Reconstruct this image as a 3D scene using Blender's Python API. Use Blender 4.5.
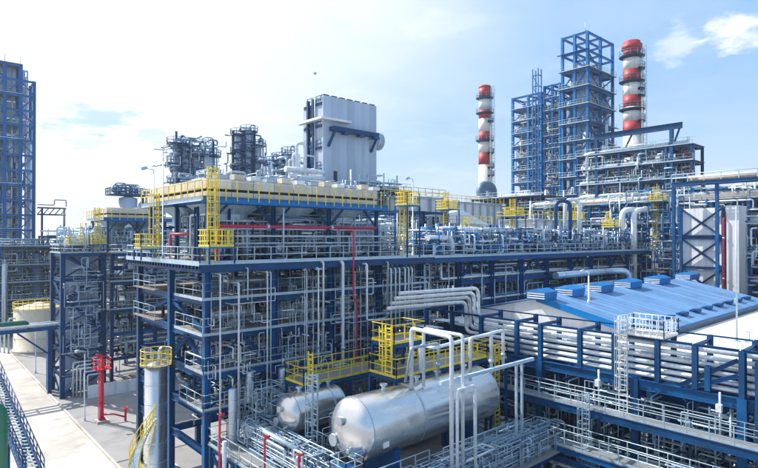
import bpy, math, random
from mathutils import Vector, Matrix, Quaternion
# ---------------------------------------------------------------- camera, sky, sun
for o in list(bpy.data.objects): bpy.data.objects.remove(o)
scene = bpy.context.scene
col = scene.collection
R = math.radians
# plant axes: X and Y run along the steel grid; the camera looks between them
F, YH, CX, H = 540.0, 238.0, 379.0, 20.0
TH = R(48.5); S_, C_ = math.sin(TH), math.cos(TH)
cam = bpy.data.cameras.new('camera'); cam.sensor_width = 36.0
cam.lens = 36.0 * F / 758.0
cam.clip_end = 8000; cam.clip_start = 0.2
camo = bpy.data.objects.new('camera', cam); col.objects.link(camo)
camo.location = (0, 0, H)
camo.rotation_euler = (R(90.0) + math.atan((YH - 234.0) / F), 0, math.atan2(-C_, S_))
scene.camera = camo
SUN_AZ = Vector((-0.38, 0.925, 0)).normalized(); SUN_EL = R(43)
w = bpy.data.worlds.new('World'); scene.world = w; w.use_nodes = True
def build_world():
    nt = w.node_tree; N = nt.nodes; L = nt.links
    for n in list(N): N.remove(n)
    out = N.new('ShaderNodeOutputWorld'); bg = N.new('ShaderNodeBackground')
    sky = N.new('ShaderNodeTexSky'); sky.sky_type = 'NISHITA'; sky.sun_disc = False
    sky.sun_elevation = SUN_EL
    sky.sun_rotation = math.atan2(SUN_AZ.x, SUN_AZ.y)
    sky.altitude = 100; sky.air_density = 1.3; sky.dust_density = 2.2; sky.ozone_density = 2.0
    tc = N.new('ShaderNodeTexCoord')
    # thin high cloud: noise on a plane above the site
    sep = N.new('ShaderNodeSeparateXYZ'); L.new(tc.outputs['Generated'], sep.inputs[0])
    mx = N.new('ShaderNodeMath'); mx.operation = 'MAXIMUM'; L.new(sep.outputs['Z'], mx.inputs[0]); mx.inputs[1].default_value = 0.0
    ad = N.new('ShaderNodeMath'); ad.operation = 'ADD'; L.new(mx.outputs[0], ad.inputs[0]); ad.inputs[1].default_value = 0.12
    dv = N.new('ShaderNodeVectorMath'); dv.operation = 'DIVIDE'; L.new(tc.outputs['Generated'], dv.inputs[0])
    cb = N.new('ShaderNodeCombineXYZ')
    for i in range(3): L.new(ad.outputs[0], cb.inputs[i])
    L.new(cb.outputs[0], dv.inputs[1])
    def noise(scale, detail, rough, off):
        mp = N.new('ShaderNodeMapping'); mp.inputs['Location'].default_value = off; L.new(dv.outputs[0], mp.inputs[0])
        n = N.new('ShaderNodeTexNoise'); n.inputs['Scale'].default_value = scale; n.inputs['Detail'].default_value = detail
        n.inputs['Roughness'].default_value = rough; L.new(mp.outputs[0], n.inputs['Vector']); return n
    n1 = noise(0.75, 7, 0.58, CL1); n2 = noise(2.6, 8, 0.6, CL2)
    # veil of cirrus grows towards the sun
    sd = Vector((SUN_AZ.x * math.cos(SUN_EL), SUN_AZ.y * math.cos(SUN_EL), math.sin(SUN_EL)))
    nrm = N.new('ShaderNodeVectorMath'); nrm.operation = 'NORMALIZE'; L.new(tc.outputs['Generated'], nrm.inputs[0])
    dot = N.new('ShaderNodeVectorMath'); dot.operation = 'DOT_PRODUCT'; L.new(nrm.outputs[0], dot.inputs[0]); dot.inputs[1].default_value = sd
    def ramp(src, a, b, lo=0.0, hi=1.0):
        m = N.new('ShaderNodeMapRange'); m.interpolation_type = 'SMOOTHSTEP'; L.new(src, m.inputs[0])
        m.inputs[1].default_value = a; m.inputs[2].default_value = b; m.inputs[3].default_value = lo; m.inputs[4].default_value = hi
        return m.outputs[0]
    def mth(op, a, b):
        m = N.new('ShaderNodeMath'); m.operation = op
        for i, x in enumerate((a, b)):
            if isinstance(x, (int, float)): m.inputs[i].default_value = x
            else: L.new(x, m.inputs[i])
        m.use_clamp = False
        return m.outputs[0]
    n4 = noise(7.0, 9, 0.62, (2.2, 0.4, 0.9))
    def blob(px, py, sx, sy, k):
        d = Vector((C_, S_, 0)) + Vector((S_, -C_, 0)) * ((px - CX) / F) + Vector((0, 0, (YH - py) / F)); d.normalize()
        rr = Vector((S_, -C_, 0)); uu = d.cross(rr) * -1
        def dp(vv):
            m = N.new('ShaderNodeVectorMath'); m.operation = 'DOT_PRODUCT'; L.new(nrm.outputs[0], m.inputs[0]); m.inputs[1].default_value = vv; return m.outputs['Value']
        x = mth('DIVIDE', dp(rr - d * d.dot(rr)), sx / F); y = mth('DIVIDE', dp(uu), sy / F)
        q = mth('SQRT', mth('ADD', mth('MULTIPLY', x, x), mth('MULTIPLY', y, y)), 0)
        q = mth('ADD', q, mth('MULTIPLY', mth('SUBTRACT', n4.outputs['Fac'], 0.5), 3.2))
        front = mth('GREATER_THAN', dp(d), 0.3)
        return mth('MULTIPLY', mth('MULTIPLY', ramp(q, 1.15, 0.25), front), k)
    veil = ramp(dot.outputs['Value'], 0.30, 0.72, 0.0, 1.0)
    low = ramp(sep.outputs['Z'], 0.0, 0.3, 0.45, 0.0)
    veil = mth('MAXIMUM', veil, low)
    c1 = ramp(n1.outputs['Fac'], 0.42, 0.70)
    c2 = ramp(n2.outputs['Fac'], 0.58, 0.70)
    cl = mth('ADD', veil, mth('MULTIPLY', c1, 0.22)); cl = mth('ADD', cl, mth('MULTIPLY', c2, 0.12))
    for bl in CLOUDS_SEEN: cl = mth('ADD', cl, blob(*bl))
    cl = mth('MAXIMUM', mth('MINIMUM', cl, 1.0), 0.0)
    sc = N.new('ShaderNodeVectorMath'); sc.operation = 'SCALE'; L.new(sky.outputs[0], sc.inputs[0]); sc.inputs['Scale'].default_value = SKY_K
    mix = N.new('ShaderNodeMix'); mix.data_type = 'RGBA'; L.new(cl, mix.inputs['Factor'])
    thin = N.new('ShaderNodeMix'); thin.data_type = 'RGBA'; thin.inputs['Factor'].default_value = 0.70
    L.new(sc.outputs[0], thin.inputs['A']); thin.inputs['B'].default_value = VEIL
    L.new(thin.outputs['Result'], mix.inputs['A']); mix.inputs['B'].default_value = CLOUD
    L.new(mix.outputs['Result'], bg.inputs['Color']); bg.inputs['Strength'].default_value = 0.10
    L.new(bg.outputs[0], out.inputs[0])
CL1 = (3.1, 1.7, 0.4); CL2 = (0.3, 5.2, 1.1)
SKY_K = 1.0; CLOUD = (6.7, 7.1, 7.8, 1); VEIL = (2.35, 4.3, 7.0, 1)
CLOUDS_SEEN = [(738, 31, 22, 13, 0.9), (680, 46, 18, 16, 0.5), (92, 118, 34, 13, -0.8), (150, 133, 22, 9, -0.5), (85, 141, 20, 6, -0.45)]
build_world()
sl = bpy.data.lights.new('sun', 'SUN'); sl.energy = 4.6; sl.angle = R(0.55); sl.color = (1.0, 0.93, 0.83)
so = bpy.data.objects.new('sun', sl); col.objects.link(so); so.location = (0, 0, 120)
_d = -Vector((SUN_AZ.x * math.cos(SUN_EL), SUN_AZ.y * math.cos(SUN_EL), math.sin(SUN_EL)))
so.rotation_euler = _d.to_track_quat('-Z', 'Y').to_euler()
vs = scene.view_settings; vs.view_transform = 'Standard'; vs.look = 'None'; vs.exposure = 0.65; vs.gamma = 1.0; vs.use_curve_mapping = False

# ---------------------------------------------------------------- helpers
def uv(px, f):
    r = (px - CX) / F * f
    return r * S_ + f * C_, -r * C_ + f * S_
def at(px, py, f):
    u, v = uv(px, f); return Vector((u, v, H - (py - YH) / F * f))
def on_v(px, v):
    k = (px - CX) / F; return v * (C_ + k * S_) / (S_ - k * C_)
def on_u(px, u):
    k = (px - CX) / F; return u * (S_ - k * C_) / (C_ + k * S_)
def zat(py, u, v): return H - (py - YH) / F * (u * C_ + v * S_)

MATS = {}
def mat(name, base, rough=0.5, metal=0.0, var=0.12, scale=1.5, dirt=None, bump=0.0, bscale=30.0, streak=0.0, band=0.0):
    m = bpy.data.materials.new(name); m.use_nodes = True; nt = m.node_tree; N = nt.nodes; L = nt.links
    b = N['Principled BSDF']; b.inputs['Specular IOR Level'].default_value = 0.3 if 'blue' in name else 0.5; b.inputs['Roughness'].default_value = rough; b.inputs['Metallic'].default_value = metal
    tc = N.new('ShaderNodeTexCoord'); geo = N.new('ShaderNodeNewGeometry'); oi = N.new('ShaderNodeObjectInfo')
    n = N.new('ShaderNodeTexNoise'); n.inputs['Scale'].default_value = scale; n.inputs['Detail'].default_value = 6; n.inputs['Roughness'].default_value = 0.65
    mp = N.new('ShaderNodeMapping'); L.new(geo.outputs['Position'], mp.inputs[0])
    if streak: mp.inputs['Scale'].default_value = (1, 1, streak)
    L.new(mp.outputs[0], n.inputs['Vector'])
    rm = N.new('ShaderNodeMapRange'); L.new(n.outputs['Fac'], rm.inputs[0]); rm.inputs[1].default_value = 0.3; rm.inputs[2].default_value = 0.7
    rm.inputs[3].default_value = 1 - var; rm.inputs[4].default_value = 1 + var
    rr = N.new('ShaderNodeMapRange'); L.new(oi.outputs['Random'], rr.inputs[0]); rr.inputs[3].default_value = 1 - var; rr.inputs[4].default_value = 1 + var
    mu = N.new('ShaderNodeMath'); mu.operation = 'MULTIPLY'; L.new(rm.outputs[0], mu.inputs[0]); L.new(rr.outputs[0], mu.inputs[1])
    sc = N.new('ShaderNodeVectorMath'); sc.operation = 'SCALE'; sc.inputs[0].default_value = base[:3]; L.new(mu.outputs[0], sc.inputs['Scale'])
    src = sc.outputs[0]
    if dirt:
        n2 = N.new('ShaderNodeTexNoise'); n2.inputs['Scale'].default_value = scale * 3.1; n2.inputs['Detail'].default_value = 8; L.new(mp.outputs[0], n2.inputs['Vector'])
        r2 = N.new('ShaderNodeMapRange'); r2.inputs[1].default_value = 0.52; r2.inputs[2].default_value = 0.72; r2.inputs[4].default_value = dirt[3]
        L.new(n2.outputs['Fac'], r2.inputs[0])
        mx = N.new('ShaderNodeMix'); mx.data_type = 'RGBA'; L.new(r2.outputs[0], mx.inputs['Factor']); L.new(src, mx.inputs['A']); mx.inputs['B'].default_value = (*dirt[:3], 1)
        src = mx.outputs['Result']
    L.new(src, b.inputs['Base Color'])
    r3 = N.new('ShaderNodeMapRange'); L.new(n.outputs['Fac'], r3.inputs[0]); r3.inputs[1].default_value = 0.3; r3.inputs[2].default_value = 0.7
    r3.inputs[3].default_value = max(0.05, rough - 0.1); r3.inputs[4].default_value = min(1, rough + 0.12); L.new(r3.outputs[0], b.inputs['Roughness'])
    if bump or band:
        bp = N.new('ShaderNodeBump'); bp.inputs['Strength'].default_value = bump or 0.3; bp.inputs['Distance'].default_value = 0.02
        if band:
            wv = N.new('ShaderNodeTexWave'); wv.inputs['Scale'].default_value = band; wv.bands_direction = 'DIAGONAL'; L.new(geo.outputs['Position'], wv.inputs['Vector']); L.new(wv.outputs['Fac'], bp.inputs['Height'])
        else:
            n3 = N.new('ShaderNodeTexNoise'); n3.inputs['Scale'].default_value = bscale; n3.inputs['Detail'].default_value = 5; L.new(geo.outputs['Position'], n3.inputs['Vector']); L.new(n3.outputs['Fac'], bp.inputs['Height'])
        L.new(bp.outputs[0], b.inputs['Normal'])
    MATS[name] = m; return m
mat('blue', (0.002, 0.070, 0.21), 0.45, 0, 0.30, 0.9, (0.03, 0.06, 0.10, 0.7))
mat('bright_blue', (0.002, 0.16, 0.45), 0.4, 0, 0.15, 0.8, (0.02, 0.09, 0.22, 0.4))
mat('galv', (0.43, 0.56, 0.66), 0.42, 0.35, 0.15, 2.0)
mat('clad', (0.54, 0.63, 0.70), 0.33, 0.75, 0.14, 0.9, (0.40, 0.42, 0.45, 0.5))
mat('drum', (0.68, 0.69, 0.70), 0.24, 0.9, 0.06, 0.5, (0.55, 0.56, 0.58, 0.35), bump=0.08, bscale=1.1)
mat('whitepipe', (0.70, 0.75, 0.79), 0.4, 0.15, 0.14, 1.2, (0.42, 0.45, 0.48, 0.6))
mat('greypipe', (0.12, 0.22, 0.33), 0.5, 0.2, 0.25, 1.2)
mat('darkpipe', (0.015, 0.055, 0.12), 0.5, 0.2, 0.3, 1.2)
mat('yellow', (0.80, 0.61, 0.035), 0.5, 0, 0.16, 2.0, (0.42, 0.28, 0.06, 0.6))
mat('red', (0.58, 0.014, 0.06), 0.42, 0, 0.12, 1.0)
mat('white', (0.76, 0.77, 0.78), 0.55, 0, 0.12, 0.4, (0.46, 0.46, 0.45, 0.6), streak=0.2)
mat('cream', (0.66, 0.59, 0.47), 0.6, 0, 0.14, 1.0, (0.46, 0.39, 0.30, 0.5), streak=0.3)
mat('panel', (0.44, 0.53, 0.64), 0.5, 0.1, 0.10, 0.5, (0.33, 0.40, 0.49, 0.6), streak=0.08)
mat('concrete', (0.50, 0.475, 0.44), 0.9, 0, 0.2, 0.22, (0.30, 0.28, 0.26, 0.75), bump=0.2, bscale=8)
mat('apron', (0.25, 0.25, 0.26), 0.9, 0, 0.2, 0.15, (0.16, 0.16, 0.17, 0.6), bump=0.2, bscale=8)
mat('grate', (0.22, 0.23, 0.24), 0.7, 0.2, 0.2, 0.8, (0.17, 0.16, 0.15, 0.6))
mat('floor', (0.26, 0.235, 0.21), 0.85, 0, 0.2, 0.5, (0.2, 0.18, 0.16, 0.6))
mat('roof_blue', (0.13, 0.27, 0.50), 0.42, 0.0, 0.14, 0.3, (0.15, 0.28, 0.50, 0.6), streak=1)
mat('dark', (0.02, 0.03, 0.045), 0.6, 0, 0.2)
mat('green', (0.01, 0.16, 0.10), 0.4, 0, 0.1)
mat('stackwhite', (0.70, 0.70, 0.68), 0.6, 0, 0.1, 0.6, (0.36, 0.34, 0.33, 0.8), streak=0.12)
mat('stackred', (0.42, 0.035, 0.045), 0.55, 0, 0.12, 0.6, (0.24, 0.05, 0.06, 0.75), streak=0.12)
mat('cable', (0.03, 0.035, 0.04), 0.6, 0, 0.2)
mat('far', (0.30, 0.36, 0.42), 0.8, 0, 0.2)

class MB:
    def __init__(s): s.v = []; s.f = []; s.sm = []
    def add(s, vs_, fs, smooth=False):
        n = len(s.v); s.v += [tuple(p) for p in vs_]; s.f += [tuple(i + n for i in f) for f in fs]; s.sm += [smooth] * len(fs)
        return s
    def box(s, c, d):
        x, y, z = c; a, b, h = d[0] / 2, d[1] / 2, d[2] / 2
        return s.add([(x + i * a, y + j * b, z + k * h) for k in (-1, 1) for j in (-1, 1) for i in (-1, 1)],
                     [(0, 2, 3, 1), (4, 5, 7, 6), (0, 1, 5, 4), (2, 6, 7, 3), (0, 4, 6, 2), (1, 3, 7, 5)])
    def bb(s, a, b):
        return s.box([(a[i] + b[i]) / 2 for i in range(3)], [abs(b[i] - a[i]) for i in range(3)])
    def bar(s, p0, p1, wd, ht):
        p0, p1 = Vector(p0), Vector(p1); d = (p1 - p0)
        if d.length < 1e-5: return s
        d.normalize(); up = Vector((0, 0, 1)) if abs(d.z) < 0.95 else Vector((0, 1, 0))
        x = d.cross(up).normalized() * wd / 2; y = x.cross(d).normalized() * ht / 2
        q = []
        for p in (p0, p1): q += [p - x - y, p + x - y, p + x + y, p - x + y]
        return s.add(q, [(0, 3, 2, 1), (4, 5, 6, 7), (0, 1, 5, 4), (1, 2, 6, 5), (2, 3, 7, 6), (3, 0, 4, 7)])
    def rev(s, prof, p0, ax, n=16, smooth=True, cap=True):
        p0 = Vector(p0); ax = Vector(ax).normalized(); up = Vector((0, 0, 1)) if abs(ax.z) < 0.9 else Vector((1, 0, 0))
        x = ax.cross(up).normalized(); y = ax.cross(x).normalized(); vs_ = []; fs = []
        for (d, r) in prof:
            for k in range(n):
                a = 2 * math.pi * k / n; vs_.append(p0 + ax * d + (x * math.cos(a) + y * math.sin(a)) * r)
        for i in range(len(prof) - 1):
            for k in range(n):
                k2 = (k + 1) % n; fs.append((i * n + k, i * n + k2, (i + 1) * n + k2, (i + 1) * n + k))
        s.add(vs_, fs, smooth)
        if cap:
            m = len(s.v) - len(vs_)
            s.f += [tuple(m + k for k in range(n))[::-1], tuple(m + (len(prof) - 1) * n + k for k in range(n))]; s.sm += [False, False]
        return s
    def cyl(s, p0, p1, r, r1=None, n=12, cap=True):
        p0, p1 = Vector(p0), Vector(p1); L = (p1 - p0).length
        return s.rev([(0, r), (L, r if r1 is None else r1)], p0, p1 - p0, n, True, cap)
    def tube(s, path, r, n=8, fil=None, closed=False):
        P = [Vector(p) for p in path]
        Q = [P[0]]
        for a in range(1, len(P)):
            if (P[a] - Q[-1]).length > 1e-4: Q.append(P[a])
        P = Q
        if len(P) < 2: return s
        if fil is None: fil = r * 2.2
        if not closed and len(P) > 2 and fil > 0:
            Q = [P[0]]
            for i in range(1, len(P) - 1):
                a, b, c = P[i - 1], P[i], P[i + 1]; d1 = (a - b); d2 = (c - b)
                q = min(fil, d1.length * 0.49, d2.length * 0.49)
                if d1.normalized().dot(d2.normalized()) < -0.999: Q.append(b); continue
                e1 = b + d1.normalized() * q; e2 = b + d2.normalized() * q
                for t in (0, 0.25, 0.5, 0.75, 1): Q.append(e1 * (1 - t) ** 2 + b * 2 * t * (1 - t) + e2 * t * t)
            Q.append(P[-1]); P = Q
        m = len(P); vs_ = []; fs = []
        t0 = (P[1] - P[0]).normalized(); up = Vector((0, 0, 1)) if abs(t0.z) < 0.9 else Vector((1, 0, 0))
        x = t0.cross(up).normalized()
        for i in range(m):
            if closed: t = (P[(i + 1) % m] - P[i - 1])
            else: t = P[min(i + 1, m - 1)] - P[max(i - 1, 0)]
            if t.length < 1e-6: t = t0.copy()
            t.normalize(); x = (x - t * x.dot(t))
            if x.length < 1e-6: x = t.orthogonal()
            x.normalize(); y = t.cross(x)
            for k in range(n):
                a = 2 * math.pi * k / n; vs_.append(P[i] + (x * math.cos(a) + y * math.sin(a)) * r)
        for i in range(m if closed else m - 1):
            i2 = (i + 1) % m
            for k in range(n):
                k2 = (k + 1) % n; fs.append((i * n + k, i * n + k2, i2 * n + k2, i2 * n + k))
        s.add(vs_, fs, True)
        if not closed:
            b = len(s.v) - len(vs_); s.f += [tuple(b + k for k in range(n))[::-1], tuple(b + (m - 1) * n + k for k in range(n))]; s.sm += [False, False]
        return s
    def ring(s, c, R_, r, n=20, m=6, a0=0, a1=360):
        c = Vector(c); full = a1 - a0 >= 360
        k = n if full else n + 1
        P = [c + Vector((math.cos(R(a0 + (a1 - a0) * i / n)) * R_, math.sin(R(a0 + (a1 - a0) * i / n)) * R_, 0)) for i in range(k)]
        return s.tube(P, r, m, 0, full)
    def rail(s, pts, h=1.1, r=0.028, step=1.5, closed=False, mid=2, toe=False):
        P = [Vector(p) for p in pts]; seg = list(zip(P, P[1:])) + ([(P[-1], P[0])] if closed else [])
        for a, b in seg:
            L = (b - a).length; n = max(1, round(L / step))
            for j in range(1, mid + 1):
                z = Vector((0, 0, h * j / mid)); s.tube([a + z, b + z], r, 5, 0)
            for i in range(n + 1):
                p = a.lerp(b, i / n); s.bar(p, p + Vector((0, 0, h)), r * 1.7, r * 1.7)
            if toe: s.bar(a + Vector((0, 0, 0.08)), b + Vector((0, 0, 0.08)), 0.02, 0.15)
        return s
    def ladder(s, base, top, out, wd=0.5, cage=True, r=0.025, cstart=2.2):
        base, top, out = Vector(base), Vector(top), Vector(out).normalized(); side = Vector((0, 0, 1)).cross(out).normalized() * wd / 2
        for q in (-1, 1): s.bar(base + side * q, top + side * q, r * 2, r * 2)
        n = int((top - base).length / 0.33)
        for i in range(n):
            p = base.lerp(top, (i + 0.5) / n); s.bar(p - side, p + side, r * 1.6, r * 1.6)
        if cage:
            z = base.z + cstart; R_ = 0.38; sn = side.normalized()
            def hp(a, zz): return Vector((base.x, base.y, zz)) + out * (R_ * 0.9 + R_ * math.cos(a)) * 0.95 + sn * R_ * math.sin(a)
            angs = [R(-140 + 280 * k / 7) for k in range(8)]
            while z <= top.z + 0.01:
                for k in range(7): s.bar(hp(angs[k], z), hp(angs[k + 1], z), 0.03, 0.05)
                z += 0.9
            for k in (0, 2, 3, 4, 5, 7): s.bar(hp(angs[k], base.z + cstart), hp(angs[k], top.z), 0.03, 0.03)
        return s
    def mesh(s, name):
        me = bpy.data.meshes.new(name); me.from_pydata(s.v, [], s.f); me.polygons.foreach_set('use_smooth', s.sm); me.update(); return me
    def build(s, name, m, parent=None, kind=None):
        if not s.f: return None
        if parent is not None:
            o_ = origin(parent); s.v = [(a - o_.x, b - o_.y, c - o_.z) for a, b, c in s.v]
        me = s.mesh(name); me.materials.append(MATS[m]); o = bpy.data.objects.new(name, me); col.objects.link(o)
        if parent is not None: o.parent = parent
        else:
            # origin at the base centre
            xs = [p[0] for p in s.v]; ys = [p[1] for p in s.v]; zs = [p[2] for p in s.v]
            c = Vector(((min(xs) + max(xs)) / 2, (min(ys) + max(ys)) / 2, min(zs)))
            me.transform(Matrix.Translation(-c)); o.location = c
        if kind: o['kind'] = kind
        return o
def origin(o):
    p = Vector((0, 0, 0))
    while o is not None: p = p + o.location; o = o.parent
    return p
def tag(o, label, cat, group=None):
    o['label'] = label; o['category'] = cat
    if group: o['group'] = group
    return o
def thing(name, label, cat, loc, group=None):
    o = bpy.data.objects.new(name, None); col.objects.link(o); o.location = loc; o.empty_display_size = 0.3
    return tag(o, label, cat, group)
PROF = {}
def section(kind, h, wd, m):
    k = (kind, h, wd, m)
    if k in PROF: return PROF[k]
    if kind == 'I':
        t = max(0.018, wd * 0.09); tw = t * 0.8
        pts = [(-wd / 2, -h / 2), (wd / 2, -h / 2), (wd / 2, -h / 2 + t), (tw / 2, -h / 2 + t), (tw / 2, h / 2 - t), (wd / 2, h / 2 - t), (wd / 2, h / 2), (-wd / 2, h / 2), (-wd / 2, h / 2 - t), (-tw / 2, h / 2 - t), (-tw / 2, -h / 2 + t), (-wd / 2, -h / 2 + t)]
    elif kind == 'O':
        pts = [(math.cos(2 * math.pi * i / 10) * h / 2, math.sin(2 * math.pi * i / 10) * h / 2) for i in range(10)]
    else: pts = [(-wd / 2, -h / 2), (wd / 2, -h / 2), (wd / 2, h / 2), (-wd / 2, h / 2)]
    n = len(pts); v = [(0, a, b) for a, b in pts] + [(1, a, b) for a, b in pts]
    f = [(i, (i + 1) % n, n + (i + 1) % n, n + i) for i in range(n)] + [tuple(range(n))[::-1], tuple(range(n, 2 * n))]
    me = bpy.data.meshes.new('section'); me.from_pydata(v, [], f); me.materials.append(MATS[m]); me.update()
    if kind == 'O': me.polygons.foreach_set('use_smooth', [True] * n + [False, False])
    PROF[k] = me; return me
def beam(parent, name, p0, p1, h=0.4, wd=0.22, m='blue', kind='I'):
    p0, p1 = Vector(p0), Vector(p1); d = p1 - p0; L = d.length
    if L < 1e-4: return None
    x = d / L; up = Vector((0, 0, 1)) if abs(x.z) < 0.98 else Vector((1, 0, 0))
    y = up.cross(x).normalized(); z = x.cross(y)
    o = bpy.data.objects.new(name, section(kind, h, wd, m)); col.objects.link(o); o.parent = parent
    Mx = Matrix((x, y, z)).transposed().to_4x4(); Mx.translation = p0 - origin(parent)
    o.matrix_local = Mx @ Matrix.Diagonal((L, 1, 1, 1)); return o
def frame(name, label, cat, us, vs_, zs, m='blue', ch=0.4, bh=0.4, floors=(), rails=(), braces=(), z0=0.0, floor_m='grate', rail_m='galv', group=None, ov=0.35, inner=True, railsides='wsen', skip=()):
    """steel frame on a grid: columns, beams, floors, railings, diagonal braces (side, bay, level, style)"""
    t = thing(name, label, cat, (us[0], vs_[0], z0), group)
    for i, u in enumerate(us):
        for j, v in enumerate(vs_):
            if inner or i in (0, len(us) - 1) or j in (0, len(vs_) - 1): beam(t, 'column', (u, v, z0), (u, v, zs[-1] - 0.01), ch, ch, m)
    for k, z in enumerate(zs):
        zb = z - bh / 2 - 0.05
        for j, v in enumerate(vs_):
            for i in range(len(us) - 1): beam(t, 'beam', (us[i] + ch / 2, v, zb), (us[i + 1] - ch / 2, v, zb), bh, bh * 0.5, m)
        for i, u in enumerate(us):
            for j in range(len(vs_) - 1): beam(t, 'beam', (u, vs_[j] + ch / 2, zb), (u, vs_[j + 1] - ch / 2, zb), bh, bh * 0.5, m)
        if k in floors:
            MB().bb((us[0] - ov, vs_[0] - ov, z - 0.045), (us[-1] + ov, vs_[-1] + ov, z + 0.015)).build('floor', floor_m, t)
        if k in rails:
            c = [(us[0] - ov + .06, vs_[0] - ov + .06, z + 0.015), (us[-1] + ov - .06, vs_[0] - ov + .06, z + 0.015), (us[-1] + ov - .06, vs_[-1] + ov - .06, z + 0.015), (us[0] - ov + .06, vs_[-1] + ov - .06, z + 0.015)]
            for q, sd in enumerate('senw'):
                if sd in railsides: MB().rail([c[q], c[(q + 1) % 4]], toe=True).build('railing', rail_m, t)
    allz = [z0] + list(zs)
    for (side, bay, lev, style) in braces:
        za, zb = allz[lev], allz[lev + 1] - bh
        if side in 'sn':
            v = vs_[0] if side == 's' else vs_[-1]; a, b = us[bay], us[bay + 1]; P = lambda q, z: (q, v, z)
        else:
            u = us[0] if side == 'w' else us[-1]; a, b = vs_[bay], vs_[bay + 1]; P = lambda q, z: (u, q, z)
        mid = (a + b) / 2
        if style == 'x': pr = [((a, za), (b, zb)), ((b, za), (a, zb))]
        elif style == '/': pr = [((a, za), (b, zb))]
        elif style == '\\': pr = [((b, za), (a, zb))]
        elif style == 'v': pr = [((a, zb), (mid, za)), ((b, zb), (mid, za))]
        else: pr = [((a, za), (mid, zb)), ((b, za), (mid, zb))]
        for n_, (p, q) in enumerate(pr):
            e = 0.03 * n_
            o = beam(t, 'brace', Vector(P(*p)) + Vector((e, e, 0)), Vector(P(*q)) + Vector((e, e, 0)), bh * 0.45, bh * 0.45, m)
    return t
def tangle(mb, rng, b, n, rr=(0.05, 0.16), segs=(3, 6), ns=6, cell=3.2):
    """orthogonal pipe runs inside the box b=(u0,u1,v0,v1,z0,z1)"""
    LO = (b[0], b[2], b[4]); HI = (b[1], b[3], b[5])
    for _ in range(n):
        sz = [min(HI[i] - LO[i], cell * rng.choice((.5, .8, 1, 1.4, 2.4))) for i in range(3)]
        lo = [rng.uniform(LO[i], HI[i] - sz[i]) for i in range(3)]; hi = [lo[i] + sz[i] for i in range(3)]
        p = [rng.uniform(lo[i], hi[i]) for i in range(3)]; path = [tuple(p)]; ax = rng.randrange(3); r = rng.uniform(*rr)
        for s in range(rng.randint(*segs)):
            q = p[ax]
            for _t in range(6):
                q = rng.uniform(lo[ax], hi[ax])
                if abs(q - p[ax]) > 0.25 * (hi[ax] - lo[ax]): break
            p[ax] = q; path.append(tuple(p)); ax = (ax + rng.choice((1, 2))) % 3
        mb.tube(path, r, ns, r * 2.5)
    return mb
def lines(mb, rng, b, n, axis, rr=(0.06, 0.2), ns=7):
    lo = [b[0], b[2], b[4]]; hi = [b[1], b[3], b[5]]
    for _ in range(n):
        p = [rng.uniform(lo[i], hi[i]) for i in range(3)]; q = list(p); p[axis] = lo[axis]; q[axis] = hi[axis]
        if rng.random() < .5:
            L = hi[axis] - lo[axis]; p[axis] += rng.uniform(0, .35) * L; q[axis] -= rng.uniform(0, .35) * L
        mb.tube([p, q], rng.uniform(*rr), ns, 0)
    return mb
def pipe(path, r, m, label, group=None, name='pipe', fl=(), n=10, fil=None, parent=None):
    """one pipe run; fl = [(point, axis)] flanged joints"""
    mb = MB(); mb.tube(path, r, n, fil)
    o = mb.build(name, m, parent)
    if parent is None: tag(o, label, 'pipe', group)
    if r >= .2:          # laps of the cladding
        for a, b in zip(path, path[1:]):
            a, b = Vector(a), Vector(b); L = (b - a).length; q = max(int(L / 3.2), 0); d = (b - a).normalized()
            for i in range(q): c = a + d * (L * (i + .5) / q); MB().rev([(-.06, r + .004), (-.06, r + .02), (.06, r + .02), (.06, r + .004)], c, d, 14, False, False).build('seam', m, o)
    for p, ax in fl:
        a = Vector(ax).normalized(); p = Vector(p)
        MB().cyl(p - a * 0.1, p + a * 0.1, r * 1.55, n=12).build('flange', 'galv', o)
    return o
WORD = {'clad': 'silver', 'whitepipe': 'white', 'greypipe': 'dark grey', 'galv': 'light grey', 'darkpipe': 'dark blue'}
def sized(r, m, rest, a=.07, b=.11):
    return ('thin ' if r < a else 'thick ' if r >= b else '') + WORD[m] + ' ' + rest
def dish(R_, L, h=None, n=6):
    """profile of a drum: ellipsoidal heads on a shell of length L"""
    h = h or R_ * 0.5
    p = [(-h * math.sin(a), R_ * math.cos(a)) for a in [math.pi / 2 * (1 - i / n) for i in range(n)]]
    p[0] = (-h, 0.02)
    q = [(L + h * math.sin(a), R_ * math.cos(a)) for a in [math.pi / 2 * i / n for i in range(n + 1)]]
    q[-1] = (L + h, 0.02)
    return p + [(0, R_)] + q
def vessel(parent, base, h, r, m='clad', name='vessel', n=16, bands=4):
    b = Vector(base)
    MB().rev([(0, r)] + [(h * 0.02, r)] + [(x + r * .5 , y) for x, y in dish(r, h - r)][6:], b, (0, 0, 1), n).build(name, m, parent)
    for k in range(1, bands + 1): MB().rev([(0, r + .02), (0.08, r + .02)], b + Vector((0, 0, h * k / (bands + 1))), (0, 0, 1), n).build('band', m, parent)
    return MB().cyl(b + Vector((0, 0, h + r * .3)), b + Vector((0, 0, h + r * .5 + .5)), r * .2).build('nozzle', m, parent)
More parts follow.
